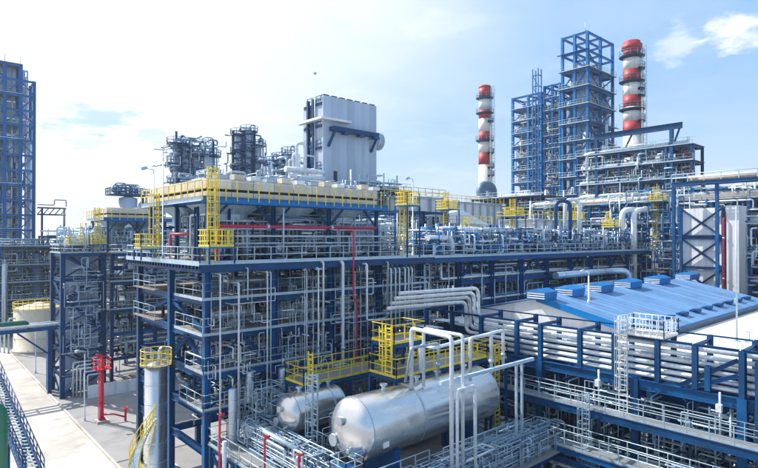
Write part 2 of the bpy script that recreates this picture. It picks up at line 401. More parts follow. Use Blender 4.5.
# ---------------------------------------------------------------- ground and street
rng = random.Random(7)
def struct(o, label=None):
    o['kind'] = 'structure'
    if label: o['label'] = label
    return o
g = struct(MB().add([(-3000, -3000, 0), (3000, -3000, 0), (3000, 3000, 0), (-3000, 3000, 0)], [(0, 1, 2, 3)]).build('ground', 'apron'))
st = struct(thing('street', 'pale concrete street of large slabs', 'street', (0, 20, 0))); del st['category']
su = [-9.0, -4.4, 0.2, 4.9, 9.5, 14.1]
slab = {}
for i in range(5):
    for k in range(27):
        wd = su[i + 1] - su[i]; key = round(wd, 2)
        if key not in slab:
            me = MB().box((0, 0, 0.05), (wd - 0.035, 5.965, 0.1)).mesh('slab'); me.materials.append(MATS['concrete']); slab[key] = me
        o = bpy.data.objects.new('slab', slab[key]); col.objects.link(o); o.parent = st
        o.location = ((su[i] + su[i + 1]) / 2 - 0, 20 + k * 6 + 3 - 20, rng.uniform(-0.006, 0.006) - .02)
kb = struct(thing('kerb', 'concrete kerb along the street', 'kerb', (14.1, 20, 0))); del kb['category']
kme = MB().box((0.13, 0, 0.1), (0.22, 2.97, 0.2)).mesh('kerb_stone'); kme.materials.append(MATS['concrete'])
for k in range(54):
    o = bpy.data.objects.new('kerb_stone', kme); col.objects.link(o); o.parent = kb; o.location = (0, k * 3 + 1.5, 0)
yd = struct(MB().bb((14.4, 51.6, 0.0), (30, 76, 0.06)).build('pavement', 'apron'))
# low white containment walls by the yard
for i, (a, b, lb) in enumerate([((17.5, 74.2, 0), (24, 74.5, 1.6), 'low white concrete wall beside the braced stair tower'),
                                ((16.3, 20, 0), (16.6, 44, 1.9), 'low white concrete bund wall along the foot of the rack')]):
    tag(MB().bb(a, b).build('low_wall', 'white'), lb, 'wall')

# ---------------------------------------------------------------- the main rack
U0, V0 = 16.1, 36.5
US = [U0 + 5.4 * i for i in range(5)]
VS = [V0, 43.1, 50.6]
ZD, Z2, Z3, Z4, Z5 = 18.2, 15.72, 13.25, 10.5, 7.9
br = []
for b_ in range(4): br += [('s', b_, 3, '^'), ('s', b_, 2, '^')]
br += [('w', 0, 4, '/'), ('w', 1, 4, '\\'), ('w', 0, 3, '^'), ('w', 1, 2, 'x'), ('n', 1, 2, 'x'), ('n', 2, 1, 'x'), ('n', 3, 3, 'x')]
rack = frame('pipe_rack', 'tall blue steel rack with open floors under the yellow-railed air coolers', 'pipe rack', US, VS, [5.2, Z5, Z4, Z3, Z2, ZD], ch=0.46, bh=0.52,
             floors=(), rails=(), braces=br)
FLOORS = [(Z2, 34.5, 'floor'), (Z3, 34.5, 'floor')]
for z, vv, fm in FLOORS:      # floors in strips so that light falls between them
    MB().bb((U0 - .5, V0 - .45, z - .06), (US[-1] + .5, V0 + 4.6, z + .03)).build('floor', fm, rack)
    MB().bb((U0 - .5, V0 + 9.0, z - .06), (US[-1] + .5, VS[-1] + .3, z + .03)).build('floor', fm, rack)
    MB().rail([(U0 - .45, V0 - .4, z + .03), (US[-1] + .4, V0 - .4, z + .03)], r=.02).build('railing', 'greypipe', rack)
    MB().rail([(U0 - .45, V0 - .4, z + .03), (U0 - .45, V0 + 4.6, z + .03)], r=.024).build('railing', 'galv', rack)
    MB().rail([(U0 - .45, V0 + 9, z + .03), (U0 - .45, VS[-1] + .3, z + .03)], r=.024).build('railing', 'galv', rack)
    # bright kick plate on the floor's edge
    MB().bb((U0 - .5, V0 - .475, z - .08), (US[-1] + .5, V0 - .455, z + .12)).build('kick_plate', 'galv', rack)
    MB().bb((U0 - .53, V0 - .45, z - .08), (U0 - .505, V0 + 4.6, z + .12)).build('kick_plate', 'galv', rack)
# deck with brackets under its edge
MB().bb((U0 - .9, V0 - .9, ZD - .02), (US[-1] + .9, VS[-1] + .9, ZD + .05)).build('deck', 'grate', rack)
MB().bb((U0 - .93, V0 - .95, ZD - .05), (US[-1] + .9, V0 - .92, ZD + .09)).build('kick_plate', 'galv', rack)
MB().bb((U0 - .95, V0 - .9, ZD - .12), (U0 - .92, VS[-1] + .9, ZD + .2)).build('kick_plate', 'galv', rack)
beam(rack, 'edge_beam', (U0 - .8, V0 - .8, ZD - .32), (US[-1] + .9, V0 - .8, ZD - .32), 0.56, 0.2)
beam(rack, 'edge_beam', (U0 - .72, V0 - .8, ZD - .5), (U0 - .72, VS[-1] + .9, ZD - .5), 0.2, 0.2)
for k in range(26):
    y = V0 - .55 + k * .62
    beam(rack, 'bracket', (U0 - .72, y, ZD - .4), (U0 - .72, y, ZD - .06), 0.16, 0.16, kind='B')
for a, b in [((U0 - .85, V0 - .85, ZD + .05), (US[-1] + .85, V0 - .85, ZD + .05)), ((U0 - .85, V0 - .85, ZD + .05), (U0 - .85, VS[-1] + .85, ZD + .05))]:
    MB().rail([a, b], r=.032, step=1.35, mid=2, toe=True).build('railing', 'galv', rack)
# ladder and cage white on the left face
pass

# long extension of the rack to the right
UE = [US[-1] + 5.6 * i for i in range(1, 12)]
VE = [V0, 44.0]
be = [('s', i, 4, '^') for i in range(0, 10, 2)] + [('s', 2, 2, 'x'), ('s', 6, 2, 'x'), ('n', 3, 2, 'x')]
ext = frame('pipe_rack', 'long shaded blue rack carrying pipes behind the blue roof', 'pipe rack', UE, VE, [6.5, 10.0, 13.0, 15.6, ZD - .1], ch=0.46, bh=0.48, braces=be)
for z in (13.0, 15.6): MB().bb((UE[0] - 5, V0 + .2, z - .04), (UE[-1] + .5, V0 + 4.2, z + .02)).build('floor', 'grate', ext)
MB().bb((US[-1] + .95, V0 - .9, ZD - .1), (UE[-1] + .9, VE[-1] + .9, ZD - .03)).build('deck', 'grate', ext)
MB().bb((US[-1] + .95, V0 - .96, ZD - .13), (UE[-1] + .9, V0 - .92, ZD + .03)).build('kick_plate', 'galv', ext)
beam(ext, 'edge_beam', (US[-1] + .95, V0 - .8, ZD - .4), (UE[-1] + .9, V0 - .8, ZD - .4), 0.5, 0.2)
MB().rail([(US[-1] + .95, V0 - .85, ZD - .03), (UE[-1] + .85, V0 - .85, ZD - .03)], r=.035, toe=True).build('railing', 'galv', ext)
# back half of the main rack, connecting beams
# ------------------------------------------------ pipes lying on the rack levels
GP = 'pipes lying along the floors of the tall blue rack'
for z, n, v0, v1 in [(Z2 + .25, 5, 37.6, 49.6), (Z3 + .25, 7, 37.6, 49.8), (Z4 + .2, 8, 37.2, 49.9), (Z5 + .2, 8, 37.2, 50)]:
    for k in range(n):
        v = v0 + (v1 - v0) * (k + rng.uniform(.1, .8)) / n; r = rng.choice((.1, .13, .17, .22, .28))
        a = rng.uniform(U0 - .2, U0 + 4); b = US[-1] + rng.uniform(-3, 5)
        path = [(a, v, z + r), (b, v, z + r)]
        if rng.random() < .6: path.insert(0, (a, v, z + r + rng.uniform(-2.2, 1.8)))
        if rng.random() < .5: path.append((b, v, z + r + rng.uniform(-2.2, 1.8)))
        m_ = rng.choice(('clad', 'clad', 'whitepipe', 'greypipe', 'greypipe')); pipe(path, r, m_, sized(r, m_, 'pipe laid lengthwise on an open floor of the tall blue rack', .14, .2), GP, n=9)
GE = 'pipes on the long shaded rack'
for z, n in [(15.75, 6), (13.2, 6), (10.2, 4), (16.9, 3)]:
    for k in range(n):
        v = 36.2 + 4.4 * (k + .5) / n; r = rng.choice((.13, .17, .22, .3))
        a = UE[0] - 5 + rng.uniform(0, 9); b = UE[-1] - rng.uniform(0, 16)
        path = [(a, v, z + r), (b, v, z + r)]
        if rng.random() < .5: path = [(a, v, z + r + 1.6)] + path
        if rng.random() < .5: path += [(b, v - rng.uniform(.3, 1.2), z + r), (b, v - 1, z + r + 1.3)]
        m_ = rng.choice(('clad', 'clad', 'greypipe', 'whitepipe')); pipe(path, r, m_, sized(r, m_, 'insulated pipe lying along the long shaded rack behind the blue roof', .14, .2), GE, n=9)
# fine pipework hanging inside the racks
mb = MB(); tangle(mb, rng, (U0 + .5, US[-1], V0 + 1, 50, 8.2, 17.4), 420, (.022, .06)); mb.build('pipework', 'galv', rack, 'stuff')
mb = MB(); tangle(mb, rng, (U0 + .5, US[-1], V0 + 3, 50, 5.4, 17.4), 200, (.05, .14)); mb.build('pipework', 'greypipe', rack, 'stuff')
mb = MB(); tangle(mb, rng, (UE[0] - 5, UE[-1], V0 + .2, 43, 10.5, 17.6), 320, (.04, .12)); mb.build('pipework', 'galv', ext, 'stuff')
mb = MB(); tangle(mb, rng, (UE[0] - 5, UE[-1], V0 + 1, 43.5, 8.5, 17.6), 240, (.06, .16)); mb.build('pipework', 'darkpipe', ext, 'stuff')

# lower service platforms at the rack's near corner
for z, vv in ((Z5, 40.5), (Z4, 39.4)):
    MB().bb((U0 - .4, V0 - .3, z - .04), (US[2], vv, z + .02)).build('floor', 'grate', rack)
    MB().rail([(US[2], V0 - .25, z + .02), (U0 - .35, V0 - .25, z + .02), (U0 - .35, vv, z + .02)], r=.024, toe=True).build('railing', 'galv', rack)
mb = MB(); tangle(mb, rng, (U0 + .2, 25, V0 - .2, 42, 5.4, 12.6), 130, (.025, .06), cell=2.4); lines(mb, rng, (U0 + .2, 27, V0 - .4, 42, 5.3, 13), 24, 2, (.03, .07), 6); mb.build('pipework', 'galv', rack, 'stuff')
mb = MB(); tangle(mb, rng, (U0 + .2, 27, V0, 42, 5.4, 12.6), 60, (.05, .12), cell=2.6); mb.build('pipework', 'blue', rack, 'stuff')
mb = MB(); lines(mb, rng, (U0 + .3, US[-1] + 4, V0 - 1.0, V0 + 1.6, 5.5, ZD - .7), 46, 2, (.022, .05), 6); mb.build('pipework', 'whitepipe', rack, 'stuff')
mb = MB(); lines(mb, rng, (US[-1], UE[-2], V0 - .6, V0 + 2, 10, ZD - .7), 40, 2, (.03, .08), 6); mb.build('pipework', 'clad', ext, 'stuff')
mb = MB(); tangle(mb, rng, (U0 - .6, US[-1] + 3, V0 - 1.2, V0 + 3, 5.6, ZD - .6), 330, (.018, .05), cell=1.8); mb.build('pipework', 'whitepipe', rack, 'stuff')
mb = MB(); tangle(mb, rng, (U0, US[-1], V0 + 2, 50, 5.4, 17.4), 170, (.06, .16), cell=3.4); mb.build('pipework', 'darkpipe', rack, 'stuff')
# small equipment standing on the floors
def exchanger(base, L, r, ax, label, group=None, m='clad', name='heat_exchanger'):
    b = Vector(base); a = Vector(ax); t = thing(name, label, 'heat exchanger', b, group); c = b + Vector((0, 0, r + .45))
    MB().rev(dish(r, L, r * .45), c - a * L / 2, a, 18).build('shell', m, t)
    for q in (-.5, -.36, .5): MB().rev([(-.07, r * 1.18), (.07, r * 1.18)], c + a * L * q, a, 18).build('flange', 'galv', t)
    for q in (-.28, .28):
        MB().bar(c + a * L * q - Vector((0, 0, r + .45)), c + a * L * q - Vector((0, 0, r * .6)), .22, r * 1.5).build('saddle', 'blue', t)
    for q in (-.4, .25):
        p = c + a * L * q
        MB().cyl(p + Vector((0, 0, r * .9)), p + Vector((0, 0, r + .45)), r * .3).cyl(p + Vector((0, 0, r + .35)), p + Vector((0, 0, r + .45)), r * .45).build('nozzle', m, t)
    return t
for i, (x, y, z, L, r) in enumerate([(19, 38.6, Z3 + .03, 3.4, .5), (24.5, 39, Z3 + .03, 3.6, .55), (30, 38.8, Z3 + .03, 3.4, .5), (20.5, 39.2, Z2 + .03, 3.2, .42), (28, 39.2, Z2 + .03, 3.6, .42), (34.6, 39, Z3 + .03, 3.2, .5)]):
    exchanger((x, y, z), L, r, (1, 0, 0), 'silver heat exchanger lying on an open floor of the tall blue rack', 'heat exchangers in the tall blue rack', m='clad')

# ------------------------------------------------ risers on the front of the rack
GR = 'upright pipes on the front of the tall blue rack'
for px, y0, y1, r, m in [(220.5, 274, 452, .055, 'whitepipe'), (239, 283, 468, .075, 'whitepipe'), (267.5, 272, 430, .055, 'whitepipe'), (271, 272, 430, .05, 'galv'),
                         (318.5, 268, 372, .06, 'whitepipe'), (323.5, 262, 350, .08, 'whitepipe'), (343, 262, 372, .13, 'whitepipe'), (388, 262, 336, .07, 'clad'), (248, 268, 300, .05, 'galv')]:
    v = V0 - 1.15; u = on_v(px, v); z0, z1 = zat(y1, u, v), zat(y0, u, v)
    path = [(u, v, max(z0, 4.6)), (u, v, z1), (u, v + 1.4, z1)]
    if y1 == 372: path.insert(0, (u + 1.2, v, z0))
    pipe(path, r, m, 'slim pale pipe rising up the open front of the tall blue rack', GR, fl=[((u, v, z0 + 2), (0, 0, 1))])
v = V0 - 1.4
p = [on_v(367, v), on_v(391, v)]
pipe([(p[0], v + 2, zat(264, p[0], v)), (p[0], v, zat(264, p[0], v)), (p[0], v, zat(320, p[0], v)), (p[1], v, zat(319, p[1], v))], .085, 'whitepipe', 'white pipe with a square bend at its foot on the rack front')
for k, px in enumerate((391, 395.5, 399.5, 405, 408.5, 412)):
    u = on_v(px, v); zb = zat(327 - 6 * (k // 3), u, v)
    pipe([(u, v + 1.5, ZD - .9), (u, v, ZD - .9), (u, v, zb), (u + 2.2 + k * .15, v, zb - .0), (u + 2.2 + k * .15, v - 3, zb)], .085, 'clad', 'one of six silver pipes dropping side by side where the racks meet', 'six silver pipes where the racks meet', n=8)
# red fire main along the coolers with a long drop
v = V0 - .2; ua, ub = on_v(218, v), on_v(376, v); zr = zat(226, ua, v)
pipe([(ua, v, ZD + .05), (ua, v, zr), (ub, v, zr)], .125, 'red', 'red fire water main running above the deck rail', fl=[((ua + 4, v, zr), (1, 0, 0)), ((ua + 10, v, zr), (1, 0, 0))])
v2 = V0 - 1.2; uc = on_v(353.5, v2)
pipe([(uc, v - .05, zr - .3), (uc, v2, zr - .3), (uc, v2, zat(297, uc, v2)), (uc + .35, v2, zat(303, uc, v2)), (uc + .35, v2, zat(366, uc, v2)), (uc + .35, v2 - .6, zat(366, uc, v2))], .075, 'red', 'red pipe dropping from the fire main down the rack front')
pipe([(US[0] - .3, 39.0, ZD + 2.1), (US[0] - .3, 42.5, ZD + 2.1), (US[0] - .3, 42.5, ZD + .06)], .09, 'red', 'short red pipe on the deck beside the yellow ladder')
# ---------------------------------------------------------------- air coolers
def air_cooler(label, u0, u1, v0, v1, zd, ztop, nu, nv, front=True):
    t = thing('air_cooler', label, 'air cooler', (u0, v0, zd))
    zb = ztop - 1.35
    du = (u1 - u0) / nu; dv = (v1 - v0) / nv
    for i in range(nu + 1):
        for j in range(nv + 1):
            beam(t, 'leg', (u0 + du * i, v0 + dv * j, zd), (u0 + du * i, v0 + dv * j, zb - .5), .26, .26)
    for j in range(nv + 1):
        beam(t, 'beam', (u0 - .3, v0 + dv * j, zb - .25), (u1 + .3, v0 + dv * j, zb - .25), .5, .24, 'bright_blue')
    for i in range(nu + 1):
        beam(t, 'beam', (u0 + du * i, v0 + .2, zb - .22), (u0 + du * i, v1 - .2, zb - .22), .4, .2)
    for i in range(nu):     # knee braces on the front
        for s in (0, 1):
            x = u0 + du * (i + s); d = du * .28 * (1 if s == 0 else -1)
            beam(t, 'brace', (x, v0, zb - 2.0), (x + d, v0, zb - .5), .14, .14)
    # tube bundle behind panels
    MB().bb((u0 + .15, v0 + .15, zb + .02), (u1 - .15, v1 - .15, ztop - .12)).build('tube_bundle', 'dark', t)
    def panels(a, b, n, nx):
        a, b = Vector(a), Vector(b)
        for i in range(n):
            p, q = a.lerp(b, (i + .015) / n), a.lerp(b, (i + .985) / n); nn = Vector(nx)
            for (z0, z1, th) in ((zb + .02, zb + .42, .1), (zb + .62, ztop, .14)):
                e = nn * th; mb = MB()
                mb.bb((min(p.x, q.x, p.x + e.x), min(p.y, q.y, p.y + e.y), z0), (max(p.x, q.x, p.x + e.x), max(p.y, q.y, p.y + e.y), z1))
                mb.build('side_panel', 'cream', t)
    panels((u0, v0, 0), (u1, v0, 0), nu * 3, (0, -1, 0)); panels((u0, v0, 0), (u0, v1, 0), nv * 5, (-1, 0, 0)); panels((u1, v0, 0), (u1, v1, 0), nv * 3, (1, 0, 0))
    for k in range(nu * 2 - 1):
        u = u0 + (u1 - u0) * (k + 1) / (nu * 2)
        MB().bb((u - .12, v0 - .1, ztop), (u + .12, v1, ztop + .1)).build('stiffener', 'cream', t)
    # fan hoods, rings and blades under the bundle
    for i in range(nu):
        for j in range(nv):
            cx, cy = u0 + du * (i + .5), v0 + dv * (j + .5); n = 24; rr = min(du, dv) * .33
            a, b = du * .47, dv * .47; vs_ = []
            for k in range(n):
                an = 2 * math.pi * k / n; c, s = math.cos(an), math.sin(an); q = max(abs(c), abs(s))
                vs_.append((cx + c / q * a, cy + s / q * b, zb - .06))
            for k in range(n):
                an = 2 * math.pi * k / n; vs_.append((cx + math.cos(an) * rr, cy + math.sin(an) * rr, zb - 1.15))
            for k in range(n):
                an = 2 * math.pi * k / n; vs_.append((cx + math.cos(an) * rr, cy + math.sin(an) * rr, zb - 1.65))
            fs = [(r * n + k, r * n + (k + 1) % n, (r + 1) * n + (k + 1) % n, (r + 1) * n + k) for r in (0, 1) for k in range(n)]
            h = MB().add(vs_, fs, False).build('fan_hood', 'galv', t)
            fb = MB()
            for k in range(5):
                an = R(72 * k + 11 * i); d = Vector((math.cos(an), math.sin(an), 0)); fb.bar(Vector((cx, cy, zb - 1.4)) + d * .1, Vector((cx, cy, zb - 1.42)) + d * rr * .95, .28, .05)
            fb.cyl((cx, cy, zb - 2.0), (cx, cy, zb - 1.3), .2); fb.build('fan', 'galv', h)
            beam(t, 'fan_support', (cx - du * .5, cy, zb - 2.05), (cx + du * .5, cy, zb - 2.05), .16, .12)
    # walkway with yellow railing
    W = .75
    MB().bb((u0 - W, v0 - W, zb - .03), (u1 + W, v0 - .16, zb + .02)).build('walkway', 'grate', t)
    MB().bb((u0 - W, v0 - .15, zb - .03), (u0 - .16, v1 + .3, zb + .02)).build('walkway', 'grate', t)
    beam(t, 'edge_beam', (u0 - W, v0 - W, zb - .26), (u1 + W, v0 - W, zb - .26), .44, .16, 'bright_blue')
    beam(t, 'edge_beam', (u0 - W, v0 - W + .1, zb - .2), (u0 - W, v1 + .3, zb - .2), .3, .16, 'galv')
    MB().tube([(u0 - W, v0 - W, zb + 1.1), (u1 + W, v0 - W, zb + 1.1)], .022, 5, 0).build('railing', 'galv', t)
    n = round((u1 - u0) / .8)
    for k in range(n + 1): beam(t, 'rail_post', (u0 - W + (u1 - u0 + 2 * W) * k / n, v0 - W - .05, zb - .3), (u0 - W + (u1 - u0 + 2 * W) * k / n, v0 - W - .05, zb + (1.2 if k % 2 else .75)), .07, .07, 'yellow', 'B')
    MB().rail([(u0 - W, v0 - W, zb), (u0 - W, v1 + .3, zb)], r=.034, step=1.3, mid=2).build('railing', 'yellow', t)
    return t, zb
c1, zb1 = air_cooler('cream-panelled air cooler bank with yellow railings on top of the tall rack', U0 + .3, 32.4, V0 + .5, 48.6, ZD + .05, 24.3, 3, 2)
# headers and nozzles above the bank
mb = MB()
for k in range(22):
    x = U0 + 1 + k * .7; y = V0 + 1 + rng.uniform(0, 8); mb.cyl((x, y, 24.3), (x, y, 24.3 + rng.uniform(.3, .9)), .05, n=6)
mb.build('vent_pipe', 'galv', c1, 'stuff')
mb = MB(); tangle(mb, rng, (U0, 32.5, V0 + .3, 48, 24.35, 25.2), 90, (.03, .09), cell=2.6); mb.build('header_pipework', 'galv', c1, 'stuff')
for k in range(12): MB().bb((U0 + .9 + k * 1.35, V0 + .32, 24.32), (U0 + 1.7 + k * 1.35, V0 + 1.1, 24.32 + (.25, .4, .3)[k % 3])).build('header_box', ('panel', 'cream', 'white')[k % 3], c1)
# yellow ladder towers at the coolers' corners
def ladder_tower(label, u, v, z0, z1, out, box=1.6, zbox=None):
    t = thing('ladder_tower', label, 'ladder', (u, v, z0)); o = Vector(out)
    MB().ladder((u, v, z0), (u, v, z1), out, wd=.6, r=.032, cstart=1.6).build('ladder', 'yellow', t)
    side = Vector((0, 0, 1)).cross(o).normalized()
    zb_ = zbox or z0 + 1.2; c = Vector((u, v, zb_)) + o * box * .4
    MB().box(c, (box, box, .1)).build('platform', 'bright_blue', t)
    q = box / 2 - .05
    pts = [c + Vector((a * q, b * q, .05)) for a, b in ((-1, -1), (1, -1), (1, 1), (-1, 1))]
    MB().rail(pts, 1.15, .03, .4, True, 3, True).build('railing', 'yellow', t)
    for p in pts: beam(t, 'leg', (p.x, p.y, z0), (p.x, p.y, zb_ - .05), .1, .1, 'blue')
    c2 = Vector((u, v, z1)) 
    return t
u = on_v(213, V0 - 1.0); 
ladder_tower('yellow caged ladder at the near corner of the cream air coolers', u + .1, V0 - .55, ZD + .05, 25.0, (0, -1, 0), 1.9, ZD + 1.15).location.z += 0
ladder_tower('yellow caged ladder at the street side of the cream air coolers', U0 - .5, on_u(154, U0 - .8), ZD + .05, 23.6, (-1, 0, 0), 1.8, ZD + .9)
ladder_tower('yellow caged ladder at the far end of the cream air coolers', 34.9, V0 - .3, ZD + .05, 24.6, (0, -1, 0), 1.7, 22.95)
# piping and gear on the deck beneath the coolers
GD = 'silver pipes threading the deck under the cream air coolers'
for k in range(34):
    mb = MB(); r_ = rng.choice((.05, .06, .08, .1, .13)); tangle(mb, rng, (U0 - .3, 37.5, V0 - .3, 48, ZD + .3, 21.8), 1, (r_, r_ + .01), (3, 6), 8)
    m_ = rng.choice(('clad', 'whitepipe', 'galv', 'greypipe')); tag(mb.build('pipe', m_), sized(r_, m_, 'pipe twisting between the legs beneath the cream air coolers'), 'pipe', GD)
for k in range(7):
    x = U0 + 2 + k * 2.6
    exchanger((x, V0 + 3.2 + (k % 2) * 3, ZD + .06), 2.0, .36, (0, 1, 0), 'small silver drum on the deck beneath the cream air coolers', 'small drums on the deck', m=('clad', 'whitepipe')[k % 2])
for k in range(3):      # pipes along the top front of the deck
    pipe([(U0 + .4, V0 + .1 + .3 * k, ZD + 1.4 + .55 * k), (37, V0 + .1 + .3 * k, ZD + 1.4 + .55 * k)], .07, ('galv', 'whitepipe', 'galv')[k], 'straight slim pipe running just behind the deck rail', 'three straight pipes behind the deck rail')
tk = MB(); tangle(tk, rng, (U0, 38, V0, 48.5, ZD + .1, 22), 420, (.02, .05)); tk.build('pipework', 'galv', c1, 'stuff')
tk = MB(); lines(tk, rng, (U0, 37.5, V0 - .3, 44, ZD + .1, 22.3), 46, 2, (.03, .08), 6); tk.build('pipework', 'galv', c1, 'stuff')
tk = MB(); lines(tk, rng, (U0, 37.5, V0 - .2, 46, ZD + .1, 22.3), 30, 2, (.05, .12), 6); tk.build('pipework', 'blue', c1, 'stuff')
tk = MB(); tangle(tk, rng, (U0, 38, V0 - .2, 48, ZD + .1, 21.8), 120, (.05, .11)); tk.build('pipework', 'whitepipe', c1, 'stuff')
tk = MB(); tangle(tk, rng, (U0 + 1, 38, V0 + 2, 48.5, ZD + .1, 22), 140, (.04, .09)); tk.build('pipework', 'greypipe', c1, 'stuff')
# ---------------------------------------------------------------- stair tower by the street
tu = [15.1, 19.8]; tv = [76.6, 82.4]
tz = [3.0, 6.0, 9.0, 12.0, 15.0, 18.1]
tb = [('s', 0, i, 'x') for i in (1, 3, 5)] + [('s', 0, i, '/\\'[i % 2]) for i in (0, 2, 4)] + [('w', 0, i, '/\\'[i % 2]) for i in range(6)]
tow = frame('stair_tower', 'blue braced stair tower with pale wall panels beside the street', 'tower', tu, tv, tz, ch=.55, bh=.42, braces=tb, rails=(5,), floors=(5,))
for k in range(6):
    for j in range(3):
        x0 = 15.5 + j * 1.35
        MB().bb((x0, 78.4, k * 3 + .1), (x0 + 1.32, 78.5, k * 3 + 2.9)).build('wall_panel', 'panel', tow)
    z = k * 3
    a, b = (15.7, 77.5, z), (19.2, 77.5, z + 3)
    if k % 2: a, b = (19.2, 77.5, z), (15.7, 77.5, z + 3)
    mb = MB(); mb.bar(a, b, .08, .3); mb.bar((a[0], 78.2, a[2]), (b[0], 78.2, b[2]), .08, .3)
    for q in range(12):
        p = Vector(a).lerp(Vector(b), (q + .5) / 12); mb.box((p.x, 77.85, p.z), (.28, .7, .04))
    mb.rail([Vector(a) + Vector((0, -.05, .15)), Vector(b) + Vector((0, -.05, .15))], r=.025, step=1.2); mb.build('stair_flight', 'blue', tow)
mb = MB(); tangle(mb, rng, (14.9, 19.9, 75.6, 77.4, .5, 17.6), 60, (.03, .08), cell=2.4); mb.build('pipework', 'galv', tow, 'stuff')
# second rack behind the yard with its own small cooler
r2u = [20.9, 26.5, 32, 37.5, 43]; r2v = [77, 83, 90]
r2 = frame('pipe_rack', 'blue rack across the yard, next to the braced stair tower', 'pipe rack', r2u, r2v, [4.2, 7.5, 10.5, 14.2, 18.0], ch=.42, bh=.42, floors=(2, 3, 4), rails=(2, 3, 4), railsides='sw',
           braces=[('s', 0, 4, '^'), ('s', 1, 3, 'x'), ('s', 2, 4, '^'), ('s', 3, 2, 'x')])
mb = MB(); lines(mb, rng, (21, 43, 76.8, 89, 3, 17.5), 34, 0, (.07, .24)); lines(mb, rng, (21, 43, 77, 89, 3, 17.5), 10, 1, (.07, .2)); mb.build('pipework', 'clad', r2, 'stuff')
mb = MB(); tangle(mb, rng, (21, 43, 76.5, 88, .5, 17.5), 330, (.05, .14)); mb.build('pipework', 'galv', r2, 'stuff')
mb = MB(); tangle(mb, rng, (15, 43, 77, 88, 18.3, 21.6), 280, (.04, .12)); mb.build('pipework', 'galv', r2, 'stuff')
mb = MB(); tangle(mb, rng, (21, 43, 78, 89, .5, 17.5), 50, (.08, .2)); mb.build('pipework', 'darkpipe', r2, 'stuff')
c2, zb2 = air_cooler('small cream air cooler on the rack across the yard', 20.8, 28.4, 78.5, 86, 18.05, 24.1, 2, 1)
ladder_tower('yellow ladder beside the small cream air cooler', on_v(97, 77.3), 77.4, 18.05, 24.0, (0, -1, 0), 1.8, 19.2)
ladder_tower('yellow ladder with basket at the street end of the small cooler', on_v(86, 79), 79, 18.05, 22.0, (-1, 0, 0), 2.4, 19.0)
exchanger((18, 80.5, 18.15), 3.4, .8, (1, 0, 0), 'grey drum on top of the stair tower roof', m='clad')
# ---------------------------------------------------------------- equipment platform with the silver drums
ZP = 5.6
pu = [16.9, 21.5, 26.2, 31.0, 35.2]; pv = [19.6, 25.0, 30.2, 35.6]
plat = frame('equipment_platform', 'grey steel platform carrying the silver drums in front of the tall rack', 'platform', pu, pv, [ZP], ch=.36, bh=.4, floors=(0,), floor_m='grate')
# stepped walkway along the street side
wl = frame('walkway', 'blue walkway with pale railing along the street side of the platform', 'walkway', [16.2, 17.3], [24.0, 28, 32, 35.9], [2.4, 5.7], ch=.26, bh=.4, floors=(1,), rails=(1,), ov=.2)
for k in range(3):
    beam(wl, 'brace', (16.2, 24 + k * 4, 2.4), (16.2, 28 + k * 4, 5.3), .16, .16)
pipe([(15.8, 24, 4.6), (15.8, 33, 4.6), (15.8, 33, 6.8)], .15, 'whitepipe', 'white pipe hung below the street-side walkway')
def drum(label, p0, L, r, sup, rings, plate=True):
    p0 = Vector(p0); t = thing('pressure_drum', label, 'tank', (p0.x + L / 2, p0.y, sup))
    MB().rev(dish(r, L, r * .5, 9), p0, (1, 0, 0), 48).build('shell', 'drum', t)
    for q in rings: MB().rev([(-.05, r + .012), (-.05, r + .05), (.05, r + .05), (.05, r + .012)], p0 + Vector((L * q, 0, 0)), (1, 0, 0), 48, False, False).build('ring', 'clad', t)
    for q in (.0, 1.0): MB().rev([(-.02, r + .006), (-.02, r + .018), (.02, r + .018), (.02, r + .006)], p0 + Vector((L * q, 0, 0)), (1, 0, 0), 48, False, False).build('seam', 'clad', t)
    for q in (.18, .82):
        x = p0.x + L * q; MB().bb((x - .22, p0.y - r * .8, sup), (x + .22, p0.y + r * .8, p0.z - r * .72)).build('saddle', 'blue', t)
    # manhole and nozzles on the head facing the street
    for (dy, dz, rr) in ((.1, .35 * r, .15 * r), (.45 * r, -.35 * r, .2 * r), (-.3 * r, -.5 * r, .07 * r)):
        q2 = (dy * dy + dz * dz) / (r * r); hx = -r * .5 * math.sqrt(max(0, 1 - q2))
        MB().cyl(p0 + Vector((hx + .1, dy, dz)), p0 + Vector((hx - .16, dy, dz)), rr * .8, n=14).cyl(p0 + Vector((hx - .1, dy, dz)), p0 + Vector((hx - .2, dy, dz)), rr, n=14).build('nozzle', 'clad', t)
    for q in (.2, .45, .62, .86):
        x = p0.x + L * q; MB().cyl((x, p0.y, p0.z + r * .96), (x, p0.y, p0.z + r + .35), .14).cyl((x, p0.y, p0.z + r + .27), (x, p0.y, p0.z + r + .36), .24).build('nozzle', 'clad', t)
    if plate:
        a = R(-20); y = -r * math.cos(a) - .02
        MB().box((p0.x + .9, p0.y + y * 1.0, p0.z + r * math.sin(a)), (.42, .05, .36)).build('name_plate', 'white', t)
    return t
DV, DZ = 24.0, 9.15
drum('large polished silver drum lying under the yellow platforms', (19.35, DV, DZ), 11.2, 1.8, ZP + .02, (.36,))
drum('smaller silver drum with a rounded end beside the large polished drum', (19.3, 30.7, 8.35), 3.6, 1.34, ZP + .02, (.22, .8))
# nozzle legs under the big drum
pipe([(21.5, DV - .9, DZ - 1.5), (21.5, DV - .9, ZP + .1)], .14, 'whitepipe', 'white drain leg under the large polished drum', fl=[((21.5, DV - .9, ZP + .5), (0, 0, 1))])
